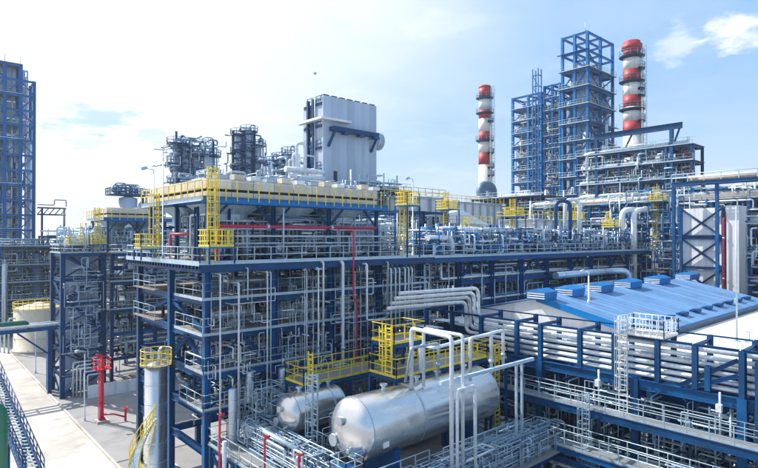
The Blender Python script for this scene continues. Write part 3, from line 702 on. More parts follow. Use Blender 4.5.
# yellow platforms
def access(label, u0, u1, v0, v1, z, ladder=None, legs=4.0, zl=ZP):
    t = thing('access_platform', label, 'platform', (u0, v0, zl))
    MB().bb((u0, v0, z - .06), (u1, v1, z)).build('floor', 'grate', t)
    for a, b in (((u0, v0), (u1, v0)), ((u1, v0), (u1, v1)), ((u1, v1), (u0, v1)), ((u0, v1), (u0, v0))):
        MB().rail([(a[0], a[1], z), (b[0], b[1], z)], 1.15, .03, 1.1, False, 2, False).build('railing', 'yellow', t)
        MB().bar((a[0], a[1], z + .04), (b[0], b[1], z + .04), .03, .16).build('kick_plate', 'yellow', t)
        beam(t, 'edge_beam', (a[0], a[1], z - .19), (b[0], b[1], z - .19), .24, .12, 'blue')
    n = max(1, round((u1 - u0) / legs))
    for i in range(n + 1):
        for v in (v0 + .1, v1 - .1): beam(t, 'leg', (u0 + (u1 - u0) * i / n, v, zl), (u0 + (u1 - u0) * i / n, v, z - .3), .16, .16, 'blue')
    if ladder: MB().ladder(*ladder).build('ladder', 'yellow', t)
    return t
access('long yellow-railed platform above the large polished drum', 23.2, 32.4, 24.6, 27.2, 11.25)
access('raised yellow-railed platform standing on the long one', 23.4, 26.2, 25.0, 27.2, 13.3, ((23.3, 25.4, 11.3), (23.3, 25.4, 14.4), (-1, 0, 0), .6, True, .04, 1.0), zl=11.26)
access('yellow-railed platform above the smaller silver drum', 20.5, 28.8, 30.9, 33.2, 10.0, ((21.0, 30.8, 5.7), (21.0, 30.8, 12.2), (-1, 0, 0), .5, False, .04))
access('yellow-railed end platform beyond the large polished drum', 32.7, 34.6, 24.4, 27.0, 10.9, ((33.2, 24.3, 5.7), (33.2, 24.3, 12), (0, -1, 0), .5, False, .04))
# white pipes looping over the drum
GL = 'white pipe loops over the large drum'
def loop(pts, r, m='whitepipe', lab='thick white pipe arching over the large polished drum', grp=GL):
    return pipe(pts, r, m, lab, grp, n=14, fl=[(Vector(pts[0]) + Vector((0, 0, .8)), (0, 0, 1))])
a = at(451.5, 440, 30.5); b = at(459, 440, 31)
top = at(452, 337, 30.5).z
loop([(a.x, a.y, ZP), (a.x, a.y, top), (a.x, a.y + 3.2, top + .1), (a.x, a.y + 3.2, DZ + 1.7)], .125)
loop([(b.x + .2, b.y - .1, ZP), (b.x + .2, b.y - .1, top + .0), (b.x + .2, b.y + 3, top), (b.x + .2, b.y + 3, DZ + 1.7)], .105, 'whitepipe', 'slightly slimmer white pipe arching over the large drum beside its thicker twin')
c = at(475, 440, 31.5)
loop([(c.x, c.y, ZP), (c.x, c.y, zat(385, c.x, c.y)), (c.x - 1.6, c.y, zat(385, c.x, c.y)), (c.x - 1.6, c.y, ZP)], .1, 'whitepipe', 'short thick white pipe arch standing before the large polished drum', None)
d = at(503, 352, 38.5)
loop([(d.x, d.y, 10.9), (d.x, d.y, zat(330, d.x, d.y)), (d.x - 7.2, d.y, zat(330, d.x, d.y) - .3), (d.x - 7.2, d.y + 1.2, zat(330, d.x, d.y) - .3), (d.x - 7.2, d.y + 1.2, 11.4)], .11, 'whitepipe', 'long white pipe bridging over the yellow platforms', None)
e = at(491, 360, 36)
loop([(e.x, e.y, 11), (e.x, e.y, zat(334, e.x, e.y)), (e.x - 2.2, e.y, zat(334, e.x, e.y)), (e.x - 2.2, e.y, 10.9)], .11, 'whitepipe', 'narrow white pipe arch at the end of the yellow platforms', None)
f_ = at(438, 352, 34)
loop([(f_.x, f_.y, 11.3), (f_.x, f_.y, 13.4), (f_.x - 2.4, f_.y, 13.4), (f_.x - 2.4, f_.y + .5, 11.3)], .09, 'clad', 'thin silver pipe arch on the long yellow platform', None)
# grey cross pipe and its two posts in front of the right side
a = at(440, 383, 30.6); b = at(521, 364, 37.5)
gp = thing('pipe_support', 'pale grey bar on posts between the large drum and the right rack', 'pipe support', (a.x, a.y, ZP))
beam(gp, 'bar', a, (b.x, a.y, a.z), .2, .2, 'galv', 'B')
for px in (516, 521.5):
    q = on_v(px, a.y); beam(gp, 'post', (q, a.y, ZP), (q, a.y, a.z), .14, .14, 'galv', 'B')
# clutter on the platform: pumps, valves, pipes
def pump(base, ang, label, group, s=1.0):
    t = thing('pump', label, 'pump', base, group); b = Vector(base); d = Vector((math.cos(ang), math.sin(ang), 0)); n = Vector((-d.y, d.x, 0)); up = Vector((0, 0, 1))
    MB().bar(b - d * .8 * s + up * .1, b + d * .9 * s + up * .1, .6 * s, .2).build('base', 'concrete', t)
    c = b + up * (.55 * s)
    MB().rev([(-.05, .16 * s), (0, .25 * s), (.62 * s, .25 * s), (.7 * s, .12 * s)], c + d * .1, d, 14).build('motor', 'bright_blue', t)
    MB().cyl(c - d * .25 * s, c + d * .1, .07 * s).build('shaft', 'galv', t)
    MB().cyl(c - d * .55 * s, c - d * .25 * s, .3 * s, n=14).cyl(c - d * .4 * s, c - d * .4 * s + up * .75 * s, .1 * s).cyl(c - d * .4 * s + up * .62 * s, c - d * .4 * s + up * .72 * s, .18 * s).build('casing', 'clad', t)
    return t
def valve(p, label, group, r=.12, m='galv', red=False):
    t = thing('valve', label, 'valve', p, group); p = Vector(p); up = Vector((0, 0, 1))
    MB().cyl(p, p + up * .9, r * .8, n=8).cyl(p + up * .35, p + up * .43, r * 1.7, n=10).cyl(p + up * .62, p + up * .7, r * 1.7, n=10).build('body', m, t)
    MB().cyl(p + up * .9, p + up * 1.25, .035, n=6).build('stem', 'galv', t)
    MB().ring(p + up * 1.22, .2, .025, 12, 5).bar(p + up * 1.22 + Vector((-.2, 0, 0)), p + up * 1.22 + Vector((.2, 0, 0)), .03, .03).build('handwheel', 'red' if red else 'galv', t)
    return t
occupied = [(19, 32, 22.0, 26.2), (19, 28, 29.2, 32)]
def free(x, y): return all(not (a < x < b and c < y < d) for a, b, c, d in occupied)
spots = []
while len(spots) < 44:
    x, y = rng.uniform(17.6, 34.6), rng.uniform(19.7, 35.2)
    if free(x, y) and all((x - a) ** 2 + (y - b) ** 2 > 1.5 for a, b in spots): spots.append((x, y))
for k, (x, y) in enumerate(spots):
    if k < 14: pump((x, y, ZP + .02), rng.choice((0, math.pi / 2, math.pi)), 'small motor pump on the grey platform around the silver drums', 'pumps on the grey platform', rng.uniform(.8, 1.1))
    else: valve((x, y, ZP + .02), 'hand valve standing on the grey platform around the silver drums', 'valves on the grey platform', red=(k % 5 == 0))
GF = 'silver pipes on the platform around the drums'
boxes = [((17.2, 35, 19.7, 22.0, 5.65, 7.2), 24), ((17.4, 19.0, 24, 35, 5.65, 7.6), 12), ((28, 35, 27, 35.5, 5.65, 9.5), 14), ((19, 30, 26.6, 29, 5.65, 8.5), 8), ((17.5, 30, 32.3, 36, 5.65, 10), 14)]
for bx, n in boxes:
    for k in range(n):
        r_ = rng.choice((.04, .06, .08, .11, .14)); mb = MB(); tangle(mb, rng, bx, 1, (r_, r_ * 1.1), (3, 6), 8)
        m_ = rng.choice(('clad', 'whitepipe', 'clad', 'greypipe', 'greypipe', 'galv')); tag(mb.build('pipe', m_), sized(r_, m_, 'pipe weaving over the grey platform around the silver drums'), 'pipe', GF)
mb = MB()
for bx, n in boxes: tangle(mb, rng, bx, n * 14, (.018, .04))
mb2 = MB()
for bx, n in boxes: tangle(mb2, rng, bx, n * 2, (.05, .11))
mb2.build('pipework', 'greypipe', plat, 'stuff')
for k in range(9): mb.rail([(17.3 + k * 2, 19.5, ZP + .02), (19.1 + k * 2, 19.5, ZP + .02)], r=.025)
mb.build('pipework', 'galv', plat, 'stuff')
# white railings / stands standing between drum and camera
for k, (u0, u1, v, h) in enumerate([(18.4, 23.0, 21.6, 2.1), (24, 30.5, 21.4, 2.0), (27, 34.8, 22.2, 1.4)]):
    t = thing('guard_rail', ('pale guard rail before the rounded end of the large drum', 'pale guard rail along the foot of the large drum', 'pale guard rail beside the grey bar on posts')[k], 'railing', (u0, v, ZP + .02))
    MB().rail([(u0, v, ZP + .02), (u1, v, ZP + .02)], h, .035, 1.3, False, 2).build('rail', 'galv', t)
# blue cabinet stand in front of the big drum head
t = thing('equipment_stand', 'dark blue boxed stand at the rounded end of the large drum', 'stand', (18.0, 23.0, ZP))
MB().bb((17.5, 22.4, ZP + .02), (18.7, 23.8, 7.5)).build('cabinet', 'blue', t); MB().rail([(17.5, 22.4, 7.5), (18.7, 22.4, 7.5), (18.7, 23.8, 7.5), (17.5, 23.8, 7.5)], .7, .025, .6, True).build('railing', 'galv', t)
# vertical ladder cage between the two drums
t = thing('ladder_tower', 'pale caged ladder between the two silver drums', 'ladder', (20, 28.4, ZP)); MB().ladder((19.6, 28.2, ZP), (19.6, 28.2, 11.5), (-1, 0, 0), .5, True, .03, 1.2).build('ladder', 'galv', t)
# upright separators at the left
for k, (px, f, z0, z1, r) in enumerate([(233, 37.5, 8, 9.6, .3), (250, 40, 8, 10.2, .3), (283, 41, 8, 10.2, .36)]):
    u, v = uv(px, f); t = thing('separator', ('small upright silver vessel near the rack corner column', 'slimmer upright silver vessel within the rack', 'upright silver vessel behind the smaller drum')[k], 'vessel', (u, v, ZP)); vessel(t, (u, v, ZP + .02 if k != 1 else 7.9), z1 - (ZP if k != 1 else 7.9), r)
# red hydrant risers at the walkway
for k, (px, y0, y1, f) in enumerate([(220, 415, 450, 35), (205, 418, 442, 38), (265, 437, 470, 32), (299, 455, 475, 31)]):
    p, q = at(px, y1, f), at(px, y0, f)
    o = MB().tube([(p.x, p.y, 2.0 if k < 2 else ZP), (q.x, q.y, q.z), (q.x + .35, q.y, q.z)], .07, 8).ring((q.x, q.y, q.z + .1), .14, .03, 10, 5).build('fire_hydrant', 'red')
    tag(o, 'red hydrant riser by the street-side walkway', 'hydrant', 'red hydrant risers')
# large white pipe on the platform
pipe([(17.9, 35.5, 7.0), (17.9, 27.6, 6.4), (17.9, 26.9, 6.4), (17.9, 26.9, 5.7)], .26, 'whitepipe', 'large white pipe lying behind the street-side walkway', n=14)
# ---------------------------------------------------------------- silver tank with spiral stair
tc_u = 14.75; tc_v = on_u(156.5, tc_u); ft = tc_u * C_ + tc_v * S_; tr = .82; ztop = zat(364, tc_u, tc_v)
T = thing('storage_tank', 'tall silver cylindrical tank with a yellow-railed top by the street', 'tank', (tc_u, tc_v, 0))
MB().rev([(0, tr + .12), (.25, tr + .12), (.25, tr), (ztop - .05, tr), (ztop, tr - .08), (ztop + .25, .05)], (tc_u, tc_v, 0), (0, 0, 1), 40).build('shell', 'drum', T)
for k in range(1, 7): MB().rev([(0, tr + .008), (0, tr + .02), (.05, tr + .02), (.05, tr + .008)], (tc_u, tc_v, ztop * k / 7), (0, 0, 1), 40, False, False).build('seam', 'clad', T)
mb = MB(); 
for zz in (.1, .6, 1.15): mb.ring((tc_u, tc_v, ztop + zz), tr + .3, .035, 26, 6)
for k in range(12): a_ = R(30 * k); mb.bar((tc_u + math.cos(a_) * (tr + .3), tc_v + math.sin(a_) * (tr + .3), ztop), (tc_u + math.cos(a_) * (tr + .3), tc_v + math.sin(a_) * (tr + .3), ztop + 1.15), .05, .05)
mb.build('railing', 'yellow', T)
MB().rev([(0, tr + .01), (0, tr + .34), (.05, tr + .34), (.05, tr + .01)], (tc_u, tc_v, ztop - .04), (0, 0, 1), 26, False, False).build('platform', 'grate', T)
# spiral stair winding on the street side
ss = MB(); sr = MB(); n = 46; PA = []; PB = []
ca = math.atan2(-S_, -C_)
for k in range(n + 1):
    a_ = R(100 + 150 * k / n); z = 6.6 * (k / n) ** 1.0
    c_, s_ = math.cos(a_), math.sin(a_); i_, o_ = tr + .35, tr + 1.05
    P = Vector((tc_u + c_ * i_, tc_v + s_ * i_, z)); Q = Vector((tc_u + c_ * o_, tc_v + s_ * o_, z)); ss.bar(P, Q, .2, .04); PA.append(P); PB.append(Q)
for L_ in (PA, PB):
    sr.tube(L_, .06, 5, 0); sr.tube([p + Vector((0, 0, 1.0)) for p in L_], .035, 5, 0); sr.tube([p + Vector((0, 0, .5)) for p in L_], .025, 5, 0)
    for k in range(0, n + 1, 4): sr.bar(L_[k], L_[k] + Vector((0, 0, 1)), .05, .05)
ss.build('stair_tread', 'galv', T); sr.build('stair_railing', 'yellow', T)
# ---------------------------------------------------------------- fire monitor tower and street lamps
fm = ground = None
p = Vector((16.4, 63.9, 0))
M = thing('fire_monitor', 'bright red fire monitor post with a nozzle head beside the street', 'fire monitor', p)
MB().box((p.x, p.y, .15), (1.2, 1.2, .3)).build('plinth', 'concrete', M)
MB().cyl(p + Vector((0, 0, .3)), p + Vector((0, 0, 6.8)), .19, .17, 14).cyl(p + Vector((0, 0, .3)), p + Vector((0, 0, .5)), .36).cyl(p + Vector((0, 0, 2)), p + Vector((0, 0, 2.14)), .3).build('riser', 'red', M)
MB().rail([p + Vector((a, b, 5.9)) for a, b in ((-.8, -.8), (.8, -.8), (.8, .8), (-.8, .8))], 1.05, .045, .8, True).box(p + Vector((0, 0, 5.86)), (1.65, 1.65, .07)).build('basket', 'red', M)
MB().tube([p + Vector((0, 0, 6.8)), p + Vector((0, 0, 7.3)), p + Vector((-.7, -.4, 7.5))], .11, 8).build('nozzle', 'red', M)
MB().ladder(p + Vector((-.3, 0, .3)), p + Vector((-.3, 0, 6.9)), (-1, 0, 0), .45, False, .03).build('ladder', 'red', M)
MB().tube([p + Vector((0, -.2, .9)), p + Vector((1.0, -.8, .9)), p + Vector((2.0, -1.4, .5))], .1, 8).ring(p + Vector((2.0, -1.4, 1.5)), .3, .05, 14, 5).cyl(p + Vector((2, -1.4, .1)), p + Vector((2, -1.4, 1.5)), .12).build('branch', 'red', M)
def lamp_post(u, v, h, label, arm=(-1, 0), z0=0.0, m='galv', group=None, r=.06):
    t = thing('lamp_post', label, 'lamp post', (u, v, z0), group)
    MB().rev([(0, r * 1.9), (.35, r * 1.9), (.38, r * 1.1), (h, r * .7)], (u, v, z0), (0, 0, 1), 10).build('pole', m, t)
    MB().box((u, v, z0 + .04), (.42, .42, .08)).build('base', m, t)
    a = Vector((arm[0], arm[1], 0)).normalized() * 1.0
    e = Vector((u, v, z0 + h)); MB().tube([e - Vector((0, 0, .1)), e + Vector((0, 0, .35)), e + a * .6 + Vector((0, 0, .42))], r * .6, 7).build('arm', m, t)
    MB().rev([(0, .05), (.1, .13), (.45, .16), (.5, .1)], e + a * .5 + Vector((0, 0, .5)), a * .8 + Vector((0, 0, -.25)), 10).build('lamp_head', 'panel', t)
    return t
lamp_post(15.1, 65.6, 7.3, 'tall grey street lamp by the red fire monitor', (-1, 0))
lamp_post(15.0, 93.7, 6.5, 'grey street lamp near the round beige tank', (-1, 0))
lamp_post(U0 - .6, on_u(163, U0 - .6), 4.6 + 3.2, 'grey lamp with a curved arm on the deck beside the cream coolers', (.3, -1), ZD + .05)
lamp_post(U0 - .6, on_u(153.5, U0 - .6), 7.0, 'slim grey lamp on the deck at the street side of the coolers', (-1, 0), ZD + .05)
lamp_post(47.5, 24.5, 2.6, 'white hooked lamp rising over the blue roof', (-1, .3), 13.93, 'whitepipe', r=.07)
lamp_post(on_v(413, 40), 40, 7.6, 'lamp on the deck at the far end of the coolers', (-1, 0), ZD)
# ---------------------------------------------------------------- pipe bridge over the street, beige tank
pb = thing('pipe_bridge', 'blue pipe bridge crossing the street with green and white pipes', 'pipe bridge', (14.7, 80.6, 0))
zb_ = 8.6
for (u, v) in ((14.3, 79.8), (14.5, 81.6), (-8, 79.8), (-8, 81.6)): beam(pb, 'column', (u, v, 0), (u, v, zb_), .45, .45)
for v in (79.6, 81.8):
    beam(pb, 'chord', (-25, v, zb_ - .15), (17, v, zb_ - .15), .4, .25)
for k in range(12): beam(pb, 'cross_beam', (-24 + k * 3.6, 79.7, zb_ - .05), (-24 + k * 3.6, 81.7, zb_ - .05), .25, .16)
beam(pb, 'brace', (14.2, 79.7, 5.2), (10.8, 79.7, zb_ - .4), .2, .2)
for k, (v, r, m, nm) in enumerate([(79.95, .2, 'whitepipe', 'white pipe on the bridge over the street'), (80.5, .3, 'green', 'green pipe on the bridge over the street'), (81.2, .22, 'clad', 'silver pipe on the bridge over the street')]):
    pipe([(-25, v, zb_ + .1 + r + .35 * (k == 1)), (16.6 - k * .3 - 4.4 * (k == 1), v, zb_ + .1 + r + .35 * (k == 1)), (16.6 - k * .3 - 4.4 * (k == 1), v, zb_ + 1.6 * (k != 1)), (21 - 8.5 * (k == 1), v, zb_ + 1.6 * (k != 1))], r, m, nm, n=12)
bt = thing('round_tank', 'squat round beige tank with an orange and green railing', 'tank', (18.3, 112.5, 0))
u_, v_ = 18.6, 113.5
MB().rev([(0, 4.0), (.3, 4.0), (.3, 3.8), (7.4, 3.8), (7.6, 3.6), (8.5, .1)], (u_, v_, 0), (0, 0, 1), 40).build('shell', 'cream', bt)
for k in (2.4, 4.9): MB().rev([(0, 3.805), (0, 3.84), (.08, 3.84), (.08, 3.805)], (u_, v_, k), (0, 0, 1), 40, False, False).build('seam', 'cream', bt)
mb = MB()
for zz in (.1, .6, 1.1): mb.ring((u_, v_, 7.5 + zz), 3.9, .06, 36, 5)
for k in range(24): a_ = R(15 * k); mb.bar((u_ + math.cos(a_) * 3.9, v_ + math.sin(a_) * 3.9, 7.3), (u_ + math.cos(a_) * 3.9, v_ + math.sin(a_) * 3.9, 8.6), .08, .08)
mb.build('railing', 'yellow', bt)
for k in range(3):
    pipe([(u_ - 4.6 - .5 * k, v_ - 1 + k, 0), (u_ - 4.6 - .5 * k, v_ - 1 + k, 6 - k), (u_ - 3.6, v_ - 1 + k, 6 - k)], .14, 'galv', 'pipe rising at the round beige tank', 'pipes at the round beige tank')
for k in range(5):
    pipe([(16.2 + .35 * k, 76.0 - k * .25, .1), (16.2 + .35 * k, 76.0 - k * .25, 4.4 - .4 * k), (19.4, 76.0 - k * .25, 4.4 - .4 * k), (19.4, 76 - k * .25, .1)], .1, 'whitepipe', 'pale bent pipe at the foot of the braced stair tower', 'bent pipes at the stair tower foot')
# ---------------------------------------------------------------- blue conveyor-like stair at the lower left
ls = thing('stair_gantry', 'blue sloping gantry with railings at the street edge opposite the tank', 'gantry', (5, 30, 0))
A, B = at(-14, 360, 46), at(36, 478, 35)
sd = Vector((S_, -C_, 0)) * .6
for q in (-1, 1):
    beam(ls, 'stringer', A + sd * q, B + sd * q, .42, .2)
    MB().rail([A + sd * q + Vector((0, 0, .2)), B + sd * q + Vector((0, 0, .2))], 1.1, .035, .9).build('railing', 'blue', ls)
mb = MB()
for k in range(40): p = A.lerp(B, (k + .5) / 40); mb.bar(p - sd, p + sd, .26, .05)
mb.build('tread', 'galv', ls)
for q in (.02, .35, .68, .98):
    p = A.lerp(B, q)
    for s in (-1, 1): beam(ls, 'column', (p.x + sd.x * s, p.y + sd.y * s, 0), p + sd * s, .3, .3)
p = at(3, 405, 33); pipe([(p.x, p.y, 0), (p.x, p.y, p.z), (p.x - 3, p.y + 1, p.z)], .3, 'green', 'thick green pipe standing at the sloping gantry', n=14)
# ---------------------------------------------------------------- right rack with stacked pipes
RU = 36.5
vcol = [-3.0, 3.2, 9.5, 15.6, 22.7, 29.0, 34.8]
rr = frame('pipe_rack', 'blue rack holding a stack of parallel white pipes before the blue roof', 'pipe rack', [RU, RU + 2.7], vcol, [5.4, 8.35, 10.75], ch=.5, bh=.62, braces=())
zt = 13.5; posts = [34.6, 31.5, 28.3, 24.8, 22.7, 19.5, 17.0, 14.2, 12.0, 9.5, 6.6, 3.2, 0, -3]
for v in posts:
    for u in (RU, RU + 2.7):
        beam(rr, 'post', (u, v, 10.75), (u, v, zt + (.25 if u > RU else 0)), .3 if v not in (9.5,) else .5, .3)
    for z in ([zt - .1]): beam(rr, 'cross_beam', (RU + .15, v, z), (RU + 2.55, v, z), .22, .16)
for a, b in zip(posts, posts[1:]):
    beam(rr, 'top_rail', (RU, a - .15, zt - .05), (RU, b + .15, zt - .05), .16, .12)
    beam(rr, 'top_rail', (RU + 2.7, a - .15, zt + .2), (RU + 2.7, b + .15, zt + .2), .1, .1)
for (a, b) in ((15.0, 9.7), (13, 9.7)): beam(rr, 'brace', (RU - .05, b, 12.9 if a == 15 else 12.0), (RU - .05, b + (3.2 if a == 15 else 2.6), 10.8), .26, .22)
beam(rr, 'post', (RU - .02, 11.3, 10.8), (RU - .02, 11.3, 12.3), .3, .3)
GS = 'white pipes stacked in the right rack'
for i in range(6):
    z = 10.98 + i * .43; r = .15
    for j in range(1):
        u = RU + .45 + j * 1.1
        pth = [(u, -6, z), (u, 31.2 - .45 * i, z)]
        if j == 0 and i > 1: pth += [(u, 31.2 - .45 * i, z + 2.6), (u - 8.2, 31.2 - .45 * i + 1.2, z + 2.6)]
        pipe(pth, r, 'whitepipe' if j == 0 else 'clad', ('lowest', 'second from the bottom', 'third from the bottom', 'third from the top', 'second from the top', 'topmost')[i] + ' white pipe in the stack between the blue posts' if j == 0 else 'silver pipe hidden behind the stack of white pipes', GS if j == 0 else 'silver pipes behind the white stack', n=12, fil=.6)
# walkways beneath
MB().bb((RU - 1.5, -4, 8.3), (RU - .32, 33, 8.36)).build('walkway', 'grate', rr)
beam(rr, 'edge_beam', (RU - 1.5, -4, 8.1), (RU - 1.5, 33, 8.1), .5, .16)
MB().rail([(RU - 1.45, -4, 8.36), (RU - 1.45, 33, 8.36)], 1.1, .03, 1.25, False, 3, True).build('railing', 'galv', rr)
MB().rail([(RU - .38, -4, 8.36), (RU - .38, 33, 8.36)], 1.1, .025, 1.5, False, 2).build('railing', 'galv', rr)
for v in vcol: beam(rr, 'bracket', (RU - .3, v, 8.15), (RU - 1.45, v, 8.15), .3, .14)
# caged ladder and landing
v1 = on_u(621, RU - .6); v2 = on_u(661, RU - .6)
t = thing('ladder_tower', 'white caged ladder with a railed landing on the right rack', 'ladder', (RU - .6, v1, 8.36))
MB().ladder((RU - .35, v1, 8.36), (RU - .35, v1, 14.7), (-1, 0, 0), .55, True, .035, 1.6).build('ladder', 'whitepipe', t)
MB().bb((RU - .2, v2, zt + .02), (RU + 2.2, v1 + .4, zt + .07)).build('landing', 'grate', t)
MB().rail([(RU - .2, v1 - .35, zt + .07), (RU - .2, v2, zt + .07), (RU + 2.2, v2, zt + .07), (RU + 2.2, v1 + .4, zt + .07), (RU - .2, v1 + .4, zt + .07)], 1.15, .03, .45, False, 3, True).build('railing', 'whitepipe', t)
v3 = on_u(597, RU - 1.3)
t = thing('ladder_tower', 'pale caged ladder dropping from the walkway under the right rack', 'ladder', (RU - 1.7, v3, 0)); MB().ladder((RU - 1.75, v3 + .6, 0), (RU - 1.75, v3 + .6, 9.6), (-1, 0, 0), .5, True, .03, 2.2).build('ladder', 'galv', t)
# lamp fittings on the rack columns
for k, px in enumerate((597, 718)):
    v = on_u(px, RU - .5); tag(MB().box((RU - .45, v, 10.0), (.3, .3, .45)).cyl((RU - .3, v, 8.4), (RU - .3, v, 10.9), .06).build('flood_light', 'whitepipe'), 'pale flood light clamped on the right rack above its walkway', 'lamp', 'flood lights on the right rack')
# pipes under the walkway
GU = 'pipes beneath the right rack'
for k in range(11):
    u = RU - 2.2 + (k % 6) * .7; z = 5.5 - (k // 6) * 1.3; r = rng.choice((.08, .1, .13, .17))
    pth = [(u, -5, z + r), (u, 31 + rng.uniform(-5, 1), z + r)]
    if k % 3 == 0: pth += [(u, pth[-1][1], z + 1.5)]
    m_ = rng.choice(('whitepipe', 'clad', 'greypipe', 'greypipe')); pipe(pth, r, m_, sized(r, m_, 'pipe running low beneath the walkway of the right rack', .09, .15), GU, n=10)
lowf = frame('pipe_rack', 'low blue rack carrying pipes beneath the right walkway', 'pipe rack', [RU - 3.2, RU - .8], [-4, 3.3, 9.4, 15.8, 22.4, 29], [5.35], ch=.3, bh=.34)
lowf['label'] = 'low blue rack carrying pipes in front of the right walkway'
mb = MB(); tangle(mb, rng, (RU - .2, RU + 2.5, 0, 31, 2, 10.2), 240, (.03, .08)); tangle(mb, rng, (RU - 3.6, RU - .2, 0, 31, 1, 6.4), 200, (.025, .07)); mb.build('pipework', 'galv', rr, 'stuff')
mb = MB(); tangle(mb, rng, (RU - 1, RU + 3.5, 0, 33, 1, 10), 120, (.06, .16)); mb.build('pipework', 'darkpipe', rr, 'stuff')
# the L-shaped low walkway in front
lw = thing('walkway', 'low L-shaped walkway with pale rails meeting near the right rack', 'walkway', (27, 17.4, 0))
ca_ = at(545, 437, 38); zw = ca_.z
ux, vx = ca_.x, ca_.y
MB().bb((22, vx - .6, zw - .06), (ux + .6, vx + .6, zw)).build('floor', 'grate', lw)
MB().bb((ux - .6, 2, zw - .06), (ux + .6, vx - .62, zw)).build('floor', 'grate', lw)
for a, b in (((22, vx - .55), (ux - .55, vx - .55)), ((22, vx + .55), (ux + .55, vx + .55)), ((ux - .55, vx - .55), (ux - .55, 2)), ((ux + .55, vx + .55), (ux + .55, 2))):
    MB().rail([(a[0], a[1], zw), (b[0], b[1], zw)], 1.1, .03, 1.2, toe=True).build('railing', 'galv', lw)
    beam(lw, 'edge_beam', (a[0], a[1], zw - .25), (b[0], b[1], zw - .25), .34, .14)
for (a, b) in ((22.5, vx), (26, vx), (ux, vx), (ux, vx - 5), (ux, vx - 10)):
    beam(lw, 'leg', (a, b, 0), (a, b, zw - .1), .28, .28)
# flat pipe tray at the bottom of the view
GT = 'pipes in the low tray at the foot of the platform'
for k in range(9):
    v = 12.2 + k * .55; r = rng.choice((.09, .12, .16))
    m_ = rng.choice(('clad', 'greypipe', 'greypipe', 'greypipe')); pipe([(14, v, 4.6 + r), (33, v, 4.6 + r)], r, m_, sized(r, m_, 'pipe lying in the low tray at the foot of the grey platform', .1, .15), GT)
ty = frame('pipe_rack', 'low blue pipe tray at the foot of the grey platform', 'pipe rack', [15, 21, 27, 33], [12, 16.8], [4.55], ch=.28, bh=.34)
# ------------------------------------------------ blue column stair at the right edge
es = frame('stair_tower', 'blue stair tower with white handrails at the end of the right rack', 'tower', [RU - .2, RU + 2.4], [5.6, 8.6], [2.6, 5.2, 7.8, 10.4, 13.0], ch=.42, bh=.3)
for k in range(5):
    z = k * 2.6; a, b = (RU - .25, 5.9, z), (RU - .25, 8.4, z + 2.6)
    if k % 2: a, b = (RU - .25, 8.4, z), (RU - .25, 5.9, z + 2.6)
    mb = MB(); mb.bar(a, b, .06, .3); mb.bar((a[0] + .9, a[1], a[2]), (b[0] + .9, b[1], b[2]), .06, .3)
    for q in range(10):
        p = Vector(a).lerp(Vector(b), (q + .5) / 10); mb.box((p.x + .45, p.y, p.z), (.9, .26, .04))
    fl_ = mb.build('stair_flight', 'blue', es); MB().rail([Vector(a) + Vector((0, 0, .1)), Vector(b) + Vector((0, 0, .1))], 1.05, .035, 1).build('handrail', 'whitepipe', fl_)
# ---------------------------------------------------------------- shed with the blue roof
sh = thing('shed', 'long shed with a shallow bright blue roof behind the right rack', 'building', (43, 17.5, 0))
RA, RB = 43.3, 78.0; ve, vr, vb = 17.4, 27.2, 37.0; ze, zr_ = 12.45, 14.65
_w = [(ve + .4, 0), (35.2, 0), (35.2, 12.6), (vr, zr_ - .12), (ve + .4, ze - .02)]
MB().add([(RA + .35, a, b) for a, b in _w] + [(RB - .5, a, b) for a, b in _w], [(4, 3, 2, 1, 0), (5, 6, 7, 8, 9), (0, 1, 6, 5), (1, 2, 7, 6), (2, 3, 8, 7), (3, 4, 9, 8), (4, 0, 5, 9)]).build('wall', 'white', sh)
# roof sheets, laid side by side as separate pieces
n = 30
for side in (0, 1):
    va, za, vb_, zb_ = (ve, ze, vr, zr_) if side == 0 else (vr, zr_, 35.6, 12.75)
    nn = 1 if side else n
    for k in range(nn):
        x0 = RA + (RB - RA) * k / nn; x1 = RA + (RB - RA) * (k + 1) / nn - .012
        mb = MB(); h = .1
        mb.add([(x0, va, za), (x1, va, za), (x1, vb_, zb_), (x0, vb_, zb_), (x0, va, za - h), (x1, va, za - h), (x1, vb_, zb_ - h), (x0, vb_, zb_ - h)], [(0, 1, 2, 3), (7, 6, 5, 4), (0, 4, 5, 1), (1, 5, 6, 2), (2, 6, 7, 3), (3, 7, 4, 0)])
        if side == 0: mb.bar((x0 + .04, va, za + .012), (x0 + .04, vb_, zb_ + .012), .05, .03)
        mb.build('roof_sheet', 'roof_blue', sh)
MB().bar((RA - .12, ve - .1, ze - .12), (RA - .12, vr, zr_ - .12), .22, .55).build('fascia', 'bright_blue', sh)
MB().bar((RA - .1, ve - .1, ze - .06), (RB, ve - .1, ze - .06), .2, .26).build('gutter', 'blue', sh)
for k in range(9):
    u = 48 + k * 3.3; v = ve + 1.6; z = ze + (v - ve) * (zr_ - ze) / (vr - ve)
    s_ = thing('x', '', '', (0, 0, 0)); bpy.data.objects.remove(s_)
    MB().box((u, v, z + .12), (1.1, .75, .2)).box((u, v - .1, z + .26), (1.3, .5, .1)).build('roof_hatch', 'blue', sh)
